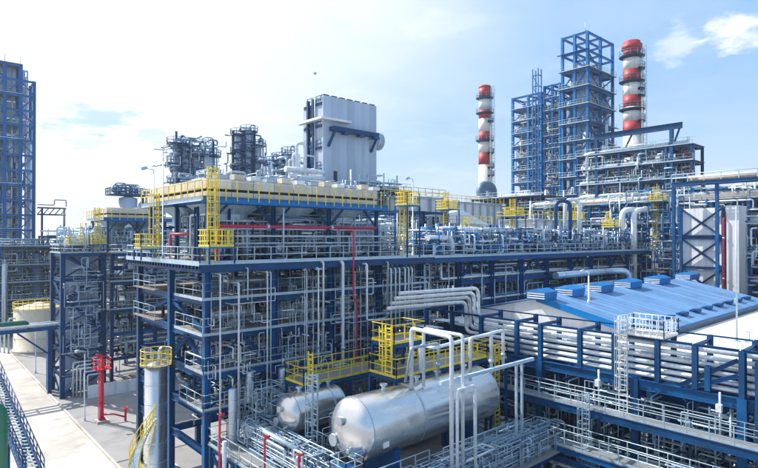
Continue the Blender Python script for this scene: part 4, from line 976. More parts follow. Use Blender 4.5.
for k, px in enumerate((545, 573, 602, 631, 660, 690)):
    u = on_v(px, vr - .6); z = zr_ - .1
    vt = MB(); L = 1.75 + k * .3
    vt.add([(u - L / 2, vr - 1.2, z - .1), (u + L / 2, vr - 1.2, z - .1), (u + L / 2, vr + .7, z - .1), (u - L / 2, vr + .7, z - .1),
            (u - L / 2 - .1, vr - 1.28, z + .62), (u + L / 2 + .1, vr - 1.28, z + .62), (u + L / 2 + .1, vr + .8, z + .62), (u - L / 2 - .1, vr + .8, z + .62),
            (u - L / 2, vr - .4, z + .92), (u + L / 2, vr - .4, z + .92)],
           [(0, 1, 5, 4), (1, 2, 6, 5), (2, 3, 7, 6), (3, 0, 4, 7), (4, 5, 9, 8), (6, 7, 8, 9), (5, 6, 9), (7, 4, 8)])
    o = vt.build('roof_vent', 'bright_blue', sh)
    for q in range(3): MB().bar((u - L / 2 - .12, vr - 1.15, z + .08 + q * .2), (u - L / 2 - .12, vr + .6, z + .08 + q * .2), .08, .09).build('louvre', 'white', o)
# white flat roof between the shed and the racks
an = thing('annex', 'low white flat-roofed annex wrapping the blue-roofed shed', 'building', (40, 0, 0))
MB().bb((39.9, -8, 0), (42.9, 35.9, 11.7)).build('wall', 'blue', an); MB().bb((39.6, -8.2, 11.72), (42.95, 36.1, 11.98)).build('roof', 'white', an)
MB().bb((43.1, -8, 0), (80, 16.9, 11.7)).build('wall', 'white', an); MB().bb((42.97, -8.2, 11.72), (80.2, 17.1, 11.97)).build('roof', 'white', an)
for k in range(3):
    u, v = 44 + k * 5, 13.5 - k * 1.2
    tag(MB().box((u, v, 12.05), (.5, .5, .14)).cyl((u, v, 12.05), (u, v, 12.75), .05, n=6).ring((u, v, 12.75), .25, .03, 10, 5).build('roof_cowl', 'galv'), 'little vent cowl on the white flat roof', 'vent', 'little cowls on the white roof')
tag(MB().cyl((48.5, 13.0, 11.97), (48.5, 13.0, 22.5), .07, .04, 8).box((48.5, 13, 12.02), (.4, .4, .1)).box((48.3, 13, 15.2), (.3, .2, .35)).build('mast', 'galv'), 'thin mast with a small box on the white flat roof', 'mast')
# ---------------------------------------------------------------- white braced building by the rack's end
kb_u = 84.0; ka, kc, kd = 29.4, 24.0, 22.6
K = thing('plant_building', 'white panelled block with blue cross bracing behind the blue roof', 'building', (kb_u, 24, 0))
for i in range(5):
    for k in range(4):
        y0 = kc + (ka - kc) * i / 5; z0 = 24.2 * k / 4
        MB().bb((kb_u + .3, y0 + .01, z0 + .01), (kb_u + .42, y0 + (ka - kc) / 5 - .012, z0 + 6.04)).build('wall_panel', 'white', K)
MB().bb((kb_u + .43, kc, 0), (kb_u + 9, ka, 24.15)).build('core', 'white', K)
MB().bb((kb_u - .1, kd - .4, 0), (kb_u + 6, kc - .35, 24.4)).build('side_wing', 'white', K)
zs_ = [24.2 - 4.2 * i for i in range(6)]
for v in (ka, kc + .05): beam(K, 'column', (kb_u, v, 0), (kb_u, v, 24.3), .35, .35)
for i in range(5):
    beam(K, 'beam', (kb_u, kc, zs_[i] - (4 if i == 0 else 0)), (kb_u, ka, zs_[i] - (4 if i == 0 else 0)), .4, .2)
    beam(K, 'brace', (kb_u, kc, zs_[i]), (kb_u, ka, zs_[i + 1]), .24, .18); beam(K, 'brace', (kb_u - .05, ka, zs_[i]), (kb_u - .05, kc, zs_[i + 1]), .24, .18)
pipe([(kb_u - .4, kc - .1, 6), (kb_u - .4, kc - .1, 22.6), (kb_u + .2, kc - .1, 22.9)], .09, 'red', 'red pipe climbing the white braced block', fl=[((kb_u - .4, kc - .1, q), (0, 0, 1)) for q in (10, 14.5, 20)])
# ---------------------------------------------------------------- generic process units
def unit(name, label, u0, v0, nu, nv, du, dv, zs, m='blue', nt=60, nl=20, floors='all', rail='s', seed=1, cat='process unit', vess=(), ch=.36, bh=.34, pm=('galv', 'clad', 'greypipe'), zpipe=1.5):
    q = random.Random(seed); us = [u0 + du * i for i in range(nu + 1)]; vs_ = [v0 + dv * j for j in range(nv + 1)]
    fl = tuple(range(len(zs))) if floors == 'all' else floors
    brs = [(q.choice('sw'), q.randrange(nu if True else 1) if False else 0, l, q.choice('x/\\^')) for l in range(len(zs)) if q.random() < .6]
    t = frame(name, label, cat, us, vs_, zs, m, ch, bh, fl, fl, brs, railsides=rail)
    b = (us[0], us[-1], vs_[0] - .2, vs_[-1], 1, zs[-1] + zpipe)
    k = MB(); tangle(k, q, b, nt * 2, (.05, .13)); k.build('pipework', pm[0], t, 'stuff')
    k = MB(); lines(k, q, b, nl, q.choice((0, 1)), (.08, .25)); lines(k, q, b, nl // 2, 2, (.08, .2)); k.build('pipework', pm[1], t, 'stuff')
    k = MB(); tangle(k, q, b, nt, (.07, .2)); k.build('pipework', pm[2], t, 'stuff')
    for (px_, py_, h, r, mm) in vess: vessel(t, (us[0] + px_, vs_[0] + py_, 0.02), h, r, mm)
    return t
# left background
u, v = uv(4, 108); unit('process_unit', 'dense dark blue steelwork behind the round beige tank', u - 6, v, 4, 2, 5.5, 5, [4, 7.5, 11, 14.5, 18.3], nt=110, nl=40, seed=3, pm=('galv', 'greypipe', 'darkpipe'), vess=((6, -1.2, 15, .5, 'clad'), (12, 2, 17, .9, 'greypipe')))
u, v = uv(48, 118); unit('process_unit', 'far blue pipe unit between the left tower and the stair tower', u, v, 4, 2, 5, 5, [6, 11, 16, 20.5], nt=90, nl=30, seed=4, pm=('galv', 'clad', 'darkpipe'), vess=((3, 3, 22, .9, 'clad'), (9, 2, 23, .6, 'clad')))
u, v = uv(100, 100); unit('process_unit', 'far pipework block behind the small cream cooler', u, v, 4, 2, 5, 5, [7, 13, 18, 22], nt=90, nl=30, seed=5, pm=('galv', 'clad', 'greypipe'))
u, v = uv(160, 92); unit('process_unit', 'pipework block hidden behind the tall rack', u, v, 7, 1, 5, 6, [4, 8, 12, 16, 20], nt=120, nl=40, seed=6, pm=('galv', 'clad', 'greypipe'))
# drum with a railed crown
t = thing('drum_tower', 'round grey drum tower with a crowded blue top platform', 'tower', (*uv(128, 98), 0)); u, v = uv(128, 98)
MB().rev([(0, 1.55), (27.2, 1.55), (27.6, .3)], (u, v, 0), (0, 0, 1), 24).build('shell', 'panel', t)
MB().bb((u - 3.4, v - 1.6, 27.6), (u + 3.4, v + 1.6, 27.8)).build('platform', 'blue', t); MB().rail([(u - 3.4, v - 1.6, 27.8), (u + 3.4, v - 1.6, 27.8), (u + 3.4, v + 1.6, 27.8), (u - 3.4, v + 1.6, 27.8)], 1.1, .06, .8, True).build('railing', 'blue', t)
mb = MB(); tangle(mb, random.Random(2), (u - 3, u + 3.2, v - 1.4, v + 1.4, 27.6, 29.8), 24, (.05, .13)); mb.build('pipework', 'greypipe', t, 'stuff')
for d in (2.6, 3.2): beam(t, 'leg', (u + d, v, 0), (u + d, v, 27.6), .3, .3)
mb = MB(); tangle(mb, random.Random(8), (u + 1.7, u + 3.4, v - 1, v + 1, 18, 27.5), 16, (.06, .15)); mb.build('pipework', 'galv', t, 'stuff')
# ---------------------------------------------------------------- far left tower
f0 = 126; a = at(-22, 62, f0); LT_u = [a.x, on_v(4, a.y), on_v(20, a.y), on_v(33.5, a.y)]
zt_ = zat(64, LT_u[2], a.y); lev = [zt_ - 3.65 * k for k in range(16)][::-1]
lev = [z for z in lev if z > 2]
LT = frame('reactor_tower', 'very tall blue steel tower with silver columns at the far left', 'tower', LT_u[:3], [a.y, a.y + 5.5], lev, 'bright_blue', ch=.75, bh=.55, floors=tuple(range(1, len(lev), 2)), rails=tuple(range(1, len(lev), 3)), railsides='s', rail_m='galv',  # distance haze put into the colour: brighter blue than the near steel
           braces=[('s', 0, i, '/\\'[i % 2]) for i in range(1, len(lev), 2)] + [('s', 1, i, '/\\'[i % 2]) for i in range(0, len(lev), 2)])
l2 = [z for z in lev if z < zat(72, LT_u[3], a.y) + 1]
for i, z in enumerate(l2):
    beam(LT, 'beam', (LT_u[2] + .3, a.y, z - .3), (LT_u[3], a.y, z - .3), .5, .25, 'bright_blue'); beam(LT, 'beam', (LT_u[3], a.y, z - .3), (LT_u[3], a.y + 5.5, z - .3), .5, .25, 'bright_blue')
    if i: beam(LT, 'brace', (LT_u[2], a.y, l2[i - 1]) if i % 2 else (LT_u[3], a.y, l2[i - 1]), (LT_u[3], a.y, z - .4) if i % 2 else (LT_u[2], a.y, z - .4), .22, .22, 'bright_blue')
for v in (a.y, a.y + 5.5): beam(LT, 'column', (LT_u[3], v, 0), (LT_u[3], v, l2[-1]), .7, .7, 'bright_blue')
for k, (px, r, zt2) in enumerate([(9, .9, 45), (28, .85, 44), (16, .55, 50)]):
    u = on_v(px, a.y + 2.5); vessel(LT, (u, a.y + 2.5, .02), zt2, r, 'clad', bands=9)
for i in range(5):
    MB().bb((LT_u[2] + .2, a.y + 4.4, lev[-1] - 4.2 * (i + 1)), (LT_u[3] - .6, a.y + 4.5, lev[-1] - 4.2 * i - .1)).build('wall_panel', 'panel', LT)
    MB().bb((LT_u[0] + .5, a.y + 4.6, lev[-1] - 4.2 * (i + 1)), (LT_u[2] - .4, a.y + 4.7, lev[-1] - 4.2 * i - .1)).build('wall_panel', 'panel', LT)
mb = MB(); tangle(mb, rng, (LT_u[0], LT_u[3], a.y + .3, a.y + 4, 2, zt_ - 2), 60, (.08, .22)); mb.build('pipework', 'galv', LT, 'stuff')
mb = MB(); tangle(mb, rng, (LT_u[0], LT_u[3], a.y + .3, a.y + 4, 2, zt_ - 14), 70, (.1, .25)); mb.build('pipework', 'greypipe', LT, 'stuff')
mb = MB(); lines(mb, rng, (LT_u[0], LT_u[3], a.y + .2, a.y + 3, 3, zt_ - 1), 8, 2, (.1, .22)); mb.build('riser', 'clad', LT, 'stuff')
MB().cyl((LT_u[1], a.y, zt_), (LT_u[1], a.y, zt_ + 2.2), .07).cyl((LT_u[2], a.y + 1, zt_), (LT_u[2], a.y + 1, zt_ + 2.6), .05).build('antenna', 'galv', LT)
# pipe bridge to its right
u, v = uv(37, 128); ux_ = on_v(66, v)
t = thing('pipe_bridge', 'thin blue pipe bridge reaching right from the far left tower', 'pipe bridge', (u, v, 0))
for z in (27.2, 25.6): beam(t, 'chord', (u, v, z), (ux_, v, z), .35, .3)
for k in range(5): beam(t, 'brace', (u + (ux_ - u) * k / 5, v, 25.6), (u + (ux_ - u) * (k + 1) / 5, v, 27.2), .2, .2)
for x in (u + 1, ux_ - .4): beam(t, 'column', (x, v, 0), (x, v, 27), .4, .4)
mb = MB().tube([(u, v - .3, 27.9), (u + 3.5, v - .3, 27.9), (u + 3.5, v - .3, 29.2), (u + 6, v - .3, 29.2), (u + 6, v - .3, 27.6)], .12).build('pipe', 'greypipe', t)
# ---------------------------------------------------------------- skyline towers behind the coolers
def sky_unit(label, px0, px1, ytop, f, cols, seed, m='blue', lev=5, pl=1.1, yl=190, nt=40, group=None):
    q = random.Random(seed); u0, v = uv((px0 + px1) / 2, f); t = thing('column_tower', label, 'tower', (u0, v, 0), group); Rv = Vector((S_, -C_, 0))
    Fv = Vector((C_, S_, 0)); base = Vector((u0, v, 0))
    for (px, yt, r, mm) in cols:
        p = at(px, yt, f) + Fv * q.uniform(-.6, .6); h = p.z; vessel(t, (p.x, p.y, .02), h - r * .5, r, mm, 'column_vessel', bands=8)
        n = max(2, int((h - 24) / 4))
        for k in range(n):
            z = h - .6 - k * 3.9 - q.uniform(0, .5)
            o = MB().rev([(0, r + .02), (0, r + pl), (.14, r + pl), (.14, r + .02)], (p.x, p.y, z), (0, 0, 1), 14, False, False).build('platform', m, t)
            k2 = MB()
            for zz in (.55, 1.1): k2.ring((p.x, p.y, z + .14 + zz), r + pl, .05, 14, 5)
            for a_ in range(8): an = R(45 * a_); c_ = Vector((math.cos(an), math.sin(an), 0)) * (r + pl); k2.bar(Vector((p.x, p.y, z)) + c_, Vector((p.x, p.y, z + 1.24)) + c_, .07, .07)
            k2.build('railing', m, o)
        MB().ladder((p.x - (r + .2) * Fv.x, p.y - (r + .2) * Fv.y, 15), (p.x - (r + .2) * Fv.x, p.y - (r + .2) * Fv.y, h), -Fv, .5, True, .04).build('ladder', 'galv', t)
        MB().tube([(p.x + r * .4, p.y, h - .3), (p.x + r * .4, p.y, h + .9), (p.x + r + .35, p.y - .2, h + .9), (p.x + r + .35, p.y - .2, 14)], .16, 7).build('riser', 'galv', t)
    return t
def cluster_mass(t, px0, px1, y0, y1, f, depth, n, seed, m='greypipe', rr=(.06, .18)):
    q = random.Random(seed); a = at(px0, y1, f); b = at(px1, y0, f); mb = MB()
    for _ in range(n):
        px = q.uniform(px0, px1); u, v = uv(px, f + q.uniform(0, depth)); p = Vector((u, v, q.uniform(a.z, b.z))); path = [p.copy()]
        ax = q.randrange(3)
        for s in range(q.randint(2, 5)):
            d = q.uniform(.5, 2.6) * q.choice((-1, 1)); p = p.copy()
            if ax == 0: p.x += d
            elif ax == 1: p.y += d
            else: p.z = min(max(p.z + d * 1.6, a.z), b.z)
            path.append(p); ax = (ax + q.choice((1, 2))) % 3
        mb.tube(path, q.uniform(*rr), 6)
    return mb.build('pipework', m, t, 'stuff')
t = sky_unit('cluster of grey columns with crowded platforms behind the cooler corner', 171, 215, 132, 108, [(178, 140, 1.0, 'panel'), (187, 148, .9, 'clad'), (197, 152, .8, 'panel'), (210, 152, 1.1, 'panel')], 11, pl=1.2)
cluster_mass(t, 173, 213, 138, 188, 107, 4, 90, 21); cluster_mass(t, 173, 213, 140, 190, 107, 3, 60, 22, 'galv')
for (px, yt) in ((176, 131), (182, 135), (190, 140), (213, 141)): q_ = at(px, yt, 107); beam(t, 'post', (q_.x, q_.y, 18), q_, .35, .35)
for (pa, pb, y) in ((174, 216, 156), (173, 200, 146), (172, 214, 170), (173, 215, 180)): beam(t, 'beam', at(pa, y, 106.5), at(pb, y, 106.5), .4, .3)
t = sky_unit('pair of slender silver columns ringed with platforms on the skyline', 232, 262, 128, 116, [(239, 131, .95, 'clad'), (249, 129, .95, 'clad'), (258, 142, .7, 'clad')], 12, pl=.95)
cluster_mass(t, 233, 261, 135, 186, 115, 3, 60, 23); 
for y in range(134, 190, 8):
    a_, b_, c_, d_ = at(232.5, y, 114), at(254, y, 114), at(232.5, y, 119), at(254, y, 119)
    for e_, g_ in ((a_, b_), (a_, c_), (b_, d_), (c_, d_)): beam(t, 'beam', e_, g_, .3, .25)
    beam(t, 'brace', a_, at(254, y + 8, 114), .16, .16); beam(t, 'brace', b_, at(254, y + 8, 119), .16, .16)
for px, ff in ((232.5, 119), (254, 119)): q_ = at(px, 131, ff); beam(t, 'post', (q_.x, q_.y, 10), q_, .35, .35)
for px in (233, 245, 254): q_ = at(px, 130, 115); beam(t, 'post', (q_.x, q_.y, 18), q_, .4, .4)
t = sky_unit('low group of pale vessels beside the tall white block', 268, 300, 155, 84, [(272, 160, .6, 'panel'), (281, 157, .8, 'panel'), (290, 152, .5, 'whitepipe')], 13, pl=.8)
cluster_mass(t, 266, 302, 158, 188, 82, 3, 50, 24, 'galv')
for k, (pa, pb, yt, r) in enumerate([(293, 299, 154, .2), (296.5, 305, 143, .24), (289, 293, 160, .16)]):
    a = at(pa, yt, 76); b = at(pb, yt, 76)
    pipe([(a.x, a.y, 18), a, b, (b.x, b.y, 18)], r, 'whitepipe', 'fat white pipe arch standing at the left of the tall white block', 'fat white pipe arches', n=14, fil=1.1)
for k, (py, r) in enumerate(((169, .4), (176, .35), (183, .45))):
    a = at(285 + 4 * k, py, 74); pipe([a, (on_v(325, a.y), a.y, a.z), (on_v(325, a.y), a.y + 4, a.z)], r, 'whitepipe', 'fat white duct lying at the foot of the tall white block', 'fat white ducts', n=14)
# ---------------------------------------------------------------- tall white block
wu, wv = uv(323, 80); we = on_v(376.5, wv); zt_ = zat(94.5, wu, wv); wb_ = on_u(303, wu)
W_ = thing('boiler_house', 'tall pale panelled block with an open steel left side', 'building', (wu, wv, 0))
n = 7
for i in range(n):
    x0 = wu + (we - wu) * i / n; x1 = wu + (we - wu) * (i + 1) / n - .015
    MB().bb((x0, wv, 8), (x1, wv + .25, zt_)).build('wall_panel', 'panel', W_)
    MB().bb((x0 + .2, wv + .1, zt_ + .02), (x1 - .3, wv + .8, zt_ + .2)).build('roof_cowl', 'dark', W_)
MB().bb((wu + .1, wv + .27, 6), (we - .05, wv + 2.2, zt_ - .1)).build('core', 'panel', W_)
MB().bb((we - .3, wv + 2.25, 6), (we - .02, wb_, zt_ - .6)).build('side_wall', 'panel', W_)
for i in range(6): MB().bb((wu + .02, wb_ - 1.15, 10 + 5 * i), (wu + 1.5, wb_, 10 + 5 * i + 4.9 if i < 5 else zt_ - 1.4)).build('wall_panel', 'panel', W_)
for v in (wv + 2.5, wb_ - 1.4): beam(W_, 'column', (wu, v, 0), (wu, v, zt_ - .2), .4, .4)
for k in range(9):
    z = zt_ - 1.2 - k * 3.3; beam(W_, 'beam', (wu, wv + .3, z), (wu, wb_ - .2, z), .35, .2)
    MB().bb((wu + .3, wv + 2.3, z), (we - 1, wb_ - .3, z + .1)).build('floor', 'grate', W_)
    MB().rail([(wu - .1, wv + .5, z + .1), (wu - .1, wb_ - 1.3, z + .1)], 1.1, .05, 1.2).build('railing', 'blue', W_)
mb = MB(); tangle(mb, rng, (wu, wu + 2, wv + 2.5, wb_ - 1.5, 18, zt_ - 2), 40, (.07, .2)); mb.build('pipework', 'greypipe', W_, 'stuff')
zc = zat(120, wu, wv)
MB().bb((wu - 1.0, wv - 1.0, zc), (wu + 4.6, wv - .05, zc + .35)).build('canopy', 'white', W_); MB().bb((wu - 1.0, wv - .04, zc), (wu - .22, wb_ + .2, zc + .35)).build('canopy', 'white', W_)
z_ = zat(127, wu + 1.5, wv); ua_, ub_ = on_v(331, wv - .5), on_v(376.2, wv - .5)
MB().bb((ua_, wv - 1.2, z_ - .6), (ub_, wv - .05, z_)).build('shelf', 'blue', W_)
for x in (ua_ + .3, ub_ - .3): beam(W_, 'brace', (x - .5, wv - .1, z_ - 3), (x + .1, wv - 1.0, z_ - .6), .35, .3)
for k in range(3): MB().bb((ua_ + 2 + k * 3, wv - 1.3, z_ - 1.0), (ua_ + 3 + k * 3, wv - .4, z_ - .62)).build('shelf_box', 'blue', W_)
pq = at(379, 145, 92)
MB().cyl((we - .2, wv + 1.2, pq.z), (we + 1.5, wv + 1.2, pq.z), 1.35, n=20).build('round_duct', 'panel', W_)
for x in (.4, 1.0, 1.5): MB().rev([(0, 1.37), (0, 1.45), (.12, 1.45), (.12, 1.37)], (we + x, wv + 1.2, pq.z), (1, 0, 0), 20, False, False).build('band', 'galv', W_)
MB().bb((on_v(333.5, wv), wv - .06, zat(186, wu + 2, wv)), (on_v(337, wv), wv - .03, zat(171, wu + 2, wv))).build('door_opening', 'dark', W_)
MB().cyl((wu - .1, wv + 2, 20), (wu - .1, wv + 2, zat(72, wu, wv + 2)), .09, .05, 8).box((wu - .1, wv + 2, zat(73, wu, wv + 2)), (.5, .3, .25)).build('mast', 'galv', W_)
gq = unit('process_unit', 'tangled grey pipe frame at the foot of the tall white block', on_v(342, 62), 60, 3, 1, 4, 3, [12, 18, 23, 27.2], nt=110, nl=20, seed=9, pm=('galv', 'clad', 'greypipe'), zpipe=2.5)
unit('process_unit', 'open dark blue frame between the coolers and the beige furnaces', on_v(388, 52), 50, 2, 2, 4.5, 4.5, [7, 12, 18, 23.6], nt=60, nl=14, seed=10, zpipe=.8, floors=(0, 1, 2))
# ---------------------------------------------------------------- furnaces
def furnace(label, px, f, wu_, wv_, z0, z1, hood=True, m='white'):
    u, v = uv(px, f); t = thing('furnace', label, 'furnace', (u, v, 0))
    MB().bb((u, v, z0), (u + wu_, v + wv_, z1)).build('casing', m, t)
    n = max(2, int(wu_ / 2.4))
    for i in range(n + 1): beam(t, 'column', (u + wu_ * i / n, v - .15, 0), (u + wu_ * i / n, v - .15, z1), .3, .3, 'panel')
    for i in range(3): beam(t, 'column', (u - .15, v + wv_ * i / 2, 0), (u - .15, v + wv_ * i / 2, z1), .3, .3, 'panel')
    for z in (z0 + .3, (z0 + z1) / 2, z1 - .2): beam(t, 'beam', (u - .2, v - .2, z), (u + wu_, v - .2, z), .25, .2, 'panel'); beam(t, 'beam', (u - .2, v, z), (u - .2, v + wv_, z), .25, .2, 'panel')
    for i in range(n):
        x0, x1 = u + wu_ * (i + .22) / n, u + wu_ * (i + .78) / n
        for zz in (z0 + 1.2, (z0 + z1) / 2 + .9):
            w_ = MB().bb((x0, v - .04, zz), (x1, v - .01, zz + min(2.2, (z1 - z0) * .22))).build('window', 'dark', t)
            MB().bb((x0 - .1, v - .1, zz - .16), (x1 + .1, v - .012, zz - .02)).build('sill', 'panel', w_)
    if hood:
        a, b = (u, v, z1), (u + wu_, v + wv_, z1); c = (u + wu_ / 2, v + wv_ / 2); h = 2.2
        MB().add([(u, v, z1 + .01), (u + wu_, v, z1 + .01), (u + wu_, v + wv_, z1 + .01), (u, v + wv_, z1 + .01), (c[0] - .6, c[1] - .6, z1 + h), (c[0] + .6, c[1] - .6, z1 + h), (c[0] + .6, c[1] + .6, z1 + h), (c[0] - .6, c[1] + .6, z1 + h)],
                 [(0, 1, 5, 4), (1, 2, 6, 5), (2, 3, 7, 6), (3, 0, 4, 7), (4, 5, 6, 7)]).build('hood', 'panel', t)
    mb = MB()
    for z in ((z0 + z1) / 2, z1): mb.rail([(u - .9, v + wv_, z), (u - .9, v - .9, z), (u + wu_, v - .9, z)], 1.1, .045, 1.4)
    mb.build('railing', 'yellow', t)
    for z in ((z0 + z1) / 2,): MB().bb((u - .95, v - .95, z - .1), (u + wu_, v - .22, z - .02)).build('walkway', 'grate', t)
    return t
furnace('pale furnace casing with grey posts right of the coolers', 404, 78, 8, 6, 14, 26.2, False, 'white')
furnace('pale furnace casing with a tapering grey hood', 456, 80, 7.5, 6, 14, 22.2, True, 'white')
furnace('wide pale furnace casing next to the striped chimney', 432, 104, 22, 8, 12, 27.4, False, 'white')
furnace('pale furnace casing in front of the tall blue structure', 535, 78, 12, 6, 12, 22.8, False, 'white')
for k, (px, f, zt2, nm) in enumerate([(446, 70, 26.0, 'yellow ladder basket on the pale furnace right of the coolers'), (512, 72, 25.2, 'yellow ladder left of the tall blue structure'), (466, 66, 22.6, 'yellow ladder beside the grey furnace hood'), (608, 84, 24, 'yellow ladder on the furnace below the tall blue structure'), (655, 84, 28, 'yellow ladder on the high pipe rows'), (745, 86, 29, 'yellow ladder behind the white braced block'), (573, 80, 25, 'yellow ladder beside the upright silver pipes')]):
    u, v = uv(px, f); ladder_tower(nm, u, v, 17.8, zt2, (-.6, -.8, 0), 2.2, zt2 - 2.4)
    beam(bpy.data.objects[-1] if False else thing('x', 'x', 'x', (u, v, 0)), 'x', (u, v, 0), (u, v, .001)) if False else None
# ---------------------------------------------------------------- chimneys
def chimney(label, px, f, ytop, rt, rb, bands, plats, cap=False):
    u, v = uv(px, f); t = thing('chimney', label, 'chimney', (u, v, 0)); zT = H + (YH - ytop) / F * f
    zs = [H + (YH - y) / F * f for y in bands] + [0.0]
    rad = lambda z: rb + (rt - rb) * z / zT
    for i in range(len(zs) - 1):
        a, b = zs[i + 1], zs[i]
        MB().rev([(a, rad(a)), (b - .01, rad(b))], (u, v, 0), (0, 0, 1), 28).build('band', 'stackred' if i % 2 == 0 else 'stackwhite', t)
    if cap: MB().rev([(0, rt * .98), (.15, rt * 1.18), (1.1, rt * 1.18), (1.15, rt * .98), (1.8, rt * .96), (1.85, rt * .5)], (u, v, zs[0] - .4), (0, 0, 1), 28).build('cap', 'stackred', t)
    else: MB().rev([(-.3, rt + .05), (.25, rt + .05), (.25, rt - .2)], (u, v, zs[0]), (0, 0, 1), 28).build('rim', 'stackred', t)
    for y in plats:
        z = H + (YH - y) / F * f; r = rad(z)
        full = y in plats[:2] or y in plats[3:4]; g0, g1 = (0, 360) if full else (math.degrees(math.atan2(-C_, S_)) - 75, math.degrees(math.atan2(-C_, S_)) + 60); ns = 22
        pr = [(-.4, r + .03), (0, r + .8), (.14, r + .8), (.14, r + .03)]
        gv = [(u + math.cos(R(g0 + (g1 - g0) * i / ns)) * q, v + math.sin(R(g0 + (g1 - g0) * i / ns)) * q, z + d) for i in range(ns + 1) for d, q in pr]
        o = MB().add(gv, [(i * 4 + j, i * 4 + (j + 1) % 4, i * 4 + 4 + (j + 1) % 4, i * 4 + 4 + j) for i in range(ns) for j in range(4)]).build('gallery', 'darkpipe', t); k = MB()
        for q in (.55, 1.15): k.ring((u, v, z + .14 + q), r + .76, .05, 22, 5, g0, g1)
        for a_ in range(12): an = R(g0 + (g1 - g0) * a_ / 11.0); k.bar((u + math.cos(an) * (r + .76), v + math.sin(an) * (r + .76), z), (u + math.cos(an) * (r + .76), v + math.sin(an) * (r + .76), z + 1.29), .06, .06)
        k.build('railing', 'greypipe', o)
    d = Vector((S_ * .8 - C_ * .6, -C_ * .8 - S_ * .6, 0)).normalized(); p = Vector((u, v, 0)) + d * (rb + .25)
    MB().ladder((p.x, p.y, 10), (p.x - d.x * (rb - rt), p.y - d.y * (rb - rt), zs[0]), d, .6, True, .06).build('ladder', 'galv', t)
    d2 = Vector((S_, -C_, 0)); p = Vector((u, v, 0)) + d2 * (rb * .55) - Vector((C_, S_, 0)) * (rb + .1)
    MB().tube([(p.x, p.y, 10), (p.x, p.y, zs[0] * .82)], .16, 7).build('riser', 'cream', t)
    return t
chimney('slim red and white striped chimney standing alone on the skyline', 485, 150, 87, 1.62, 2.0, [87, 97.5, 110, 119, 132, 141, 153, 165], [98.5, 113.5, 122, 141, 153.5, 168, 176])
chimney('thick red and white striped chimney with a domed red cap', 632.5, 116, 48, 1.75, 2.0, [48, 56, 70, 82.5, 96, 107.5, 122, 136], [57, 82, 97, 110, 70, 90, 122], True)
# duct box at the slim chimney's foot
u, v = uv(480, 140); t = thing('flue_box', 'grey flue box with an elbow at the slim chimney foot', 'duct', (u, v, 0))
MB().bb((u, v, 0), (u + 9, v + 5, 31)).build('box', 'panel', t); MB().tube([(u + 3, v + 2, 30), (u + 3, v + 2, 34), (u + 8, v + 2, 34), (u + 8, v + 2, 30)], 1.3, 12, 2.5).build('elbow', 'greypipe', t)
# ---------------------------------------------------------------- tall bright blue structure
bu, bv = uv(588, 120)
ue_ = on_v(613, bv); vm = on_u(563, bu); v3 = on_u(545, bu); v4 = on_u(513, bu)
zT = zat(30, bu, bv)
lev = [zT - 4.05 * k for k in range(14)][::-1]
def fullbr(n, sides, style): return [(s, b, i, style[i % len(style)]) for s, b in sides for i in range(n)]
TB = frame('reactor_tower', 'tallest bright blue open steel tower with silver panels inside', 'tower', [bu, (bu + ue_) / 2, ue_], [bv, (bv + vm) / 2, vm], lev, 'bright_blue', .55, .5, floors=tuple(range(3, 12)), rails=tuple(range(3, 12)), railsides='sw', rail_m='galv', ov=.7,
           braces=[('w', i % 2, i, '/\\'[i % 2]) for i in range(4, 13)] + [('s', i % 2, i, '\\/'[i % 2]) for i in range(4, 13)] + [('w', 1 - i % 2, i, 'x') for i in range(4, 12)] + [('s', 1 - i % 2, i, 'x') for i in range(4, 12)])
for k in range(8):
    MB().bb((bu + 1.6, bv + 1.6, lev[4] + k * 3.6), (ue_ - 2.2, bv + 1.75, lev[4] + k * 3.6 + 3.5)).build('wall_panel', 'panel', TB)
    MB().bb((bu + 1.45, bv + 1.7, lev[4] + k * 3.6), (bu + 1.6, vm - 1.6, lev[4] + k * 3.6 + 3.5)).build('wall_panel', 'panel', TB)
vessel(TB, (ue_ - 1.2, bv + 1.0, .02), lev[-4], .75, 'clad', bands=12); vessel(TB, (bu + .9, vm - 1, .02), lev[-5], .7, 'clad', bands=12)
vessel(TB, (bu + 1.0, bv + .8, .02), lev[-6] - 2, .8, 'whitepipe', bands=12)
mb = MB(); tangle(mb, rng, (bu + .2, ue_, bv + .1, vm, 22, lev[-3]), 260, (.08, .2)); mb.build('pipework', 'galv', TB, 'stuff')
mb = MB(); tangle(mb, rng, (bu + .2, ue_, bv + .1, vm, 22, lev[-5]), 50, (.1, .24)); mb.build('pipework', 'bright_blue', TB, 'stuff')
mb = MB(); tangle(mb, rng, (bu - .5, ue_ + .5, bv - .5, vm, 22, 44), 170, (.06, .2), cell=2.4); mb.build('pipework', 'whitepipe', TB, 'stuff')
for dx, dy, hh, r_ in ((4.2, -1.4, 41, .55), (6.2, -1.2, 46, .4), (1.4, -1.5, 37, .5)): vessel(TB, (bu + dx, bv + dy, .02), hh, r_, 'clad', bands=10)
MB().bb((bu - .6, bv - .6, lev[-2] - .05), (bu + .2, vm + 1.2, lev[-2] + .02)).build('balcony', 'bright_blue', TB); MB().bb((bu - .6, bv - .8, lev[-6]), (ue_ + 1.8, bv - .35, lev[-6] + .1)).build('balcony', 'bright_blue', TB)
MB().cyl((bu + 1, bv + 1, zT), (bu + 1, bv + 1, zT + 2.4), .07).build('antenna', 'galv', TB)
zM = zat(86, bu, v3); levm = [z for z in [zM - 3.0 * k for k in range(14)][::-1] if z > 4]
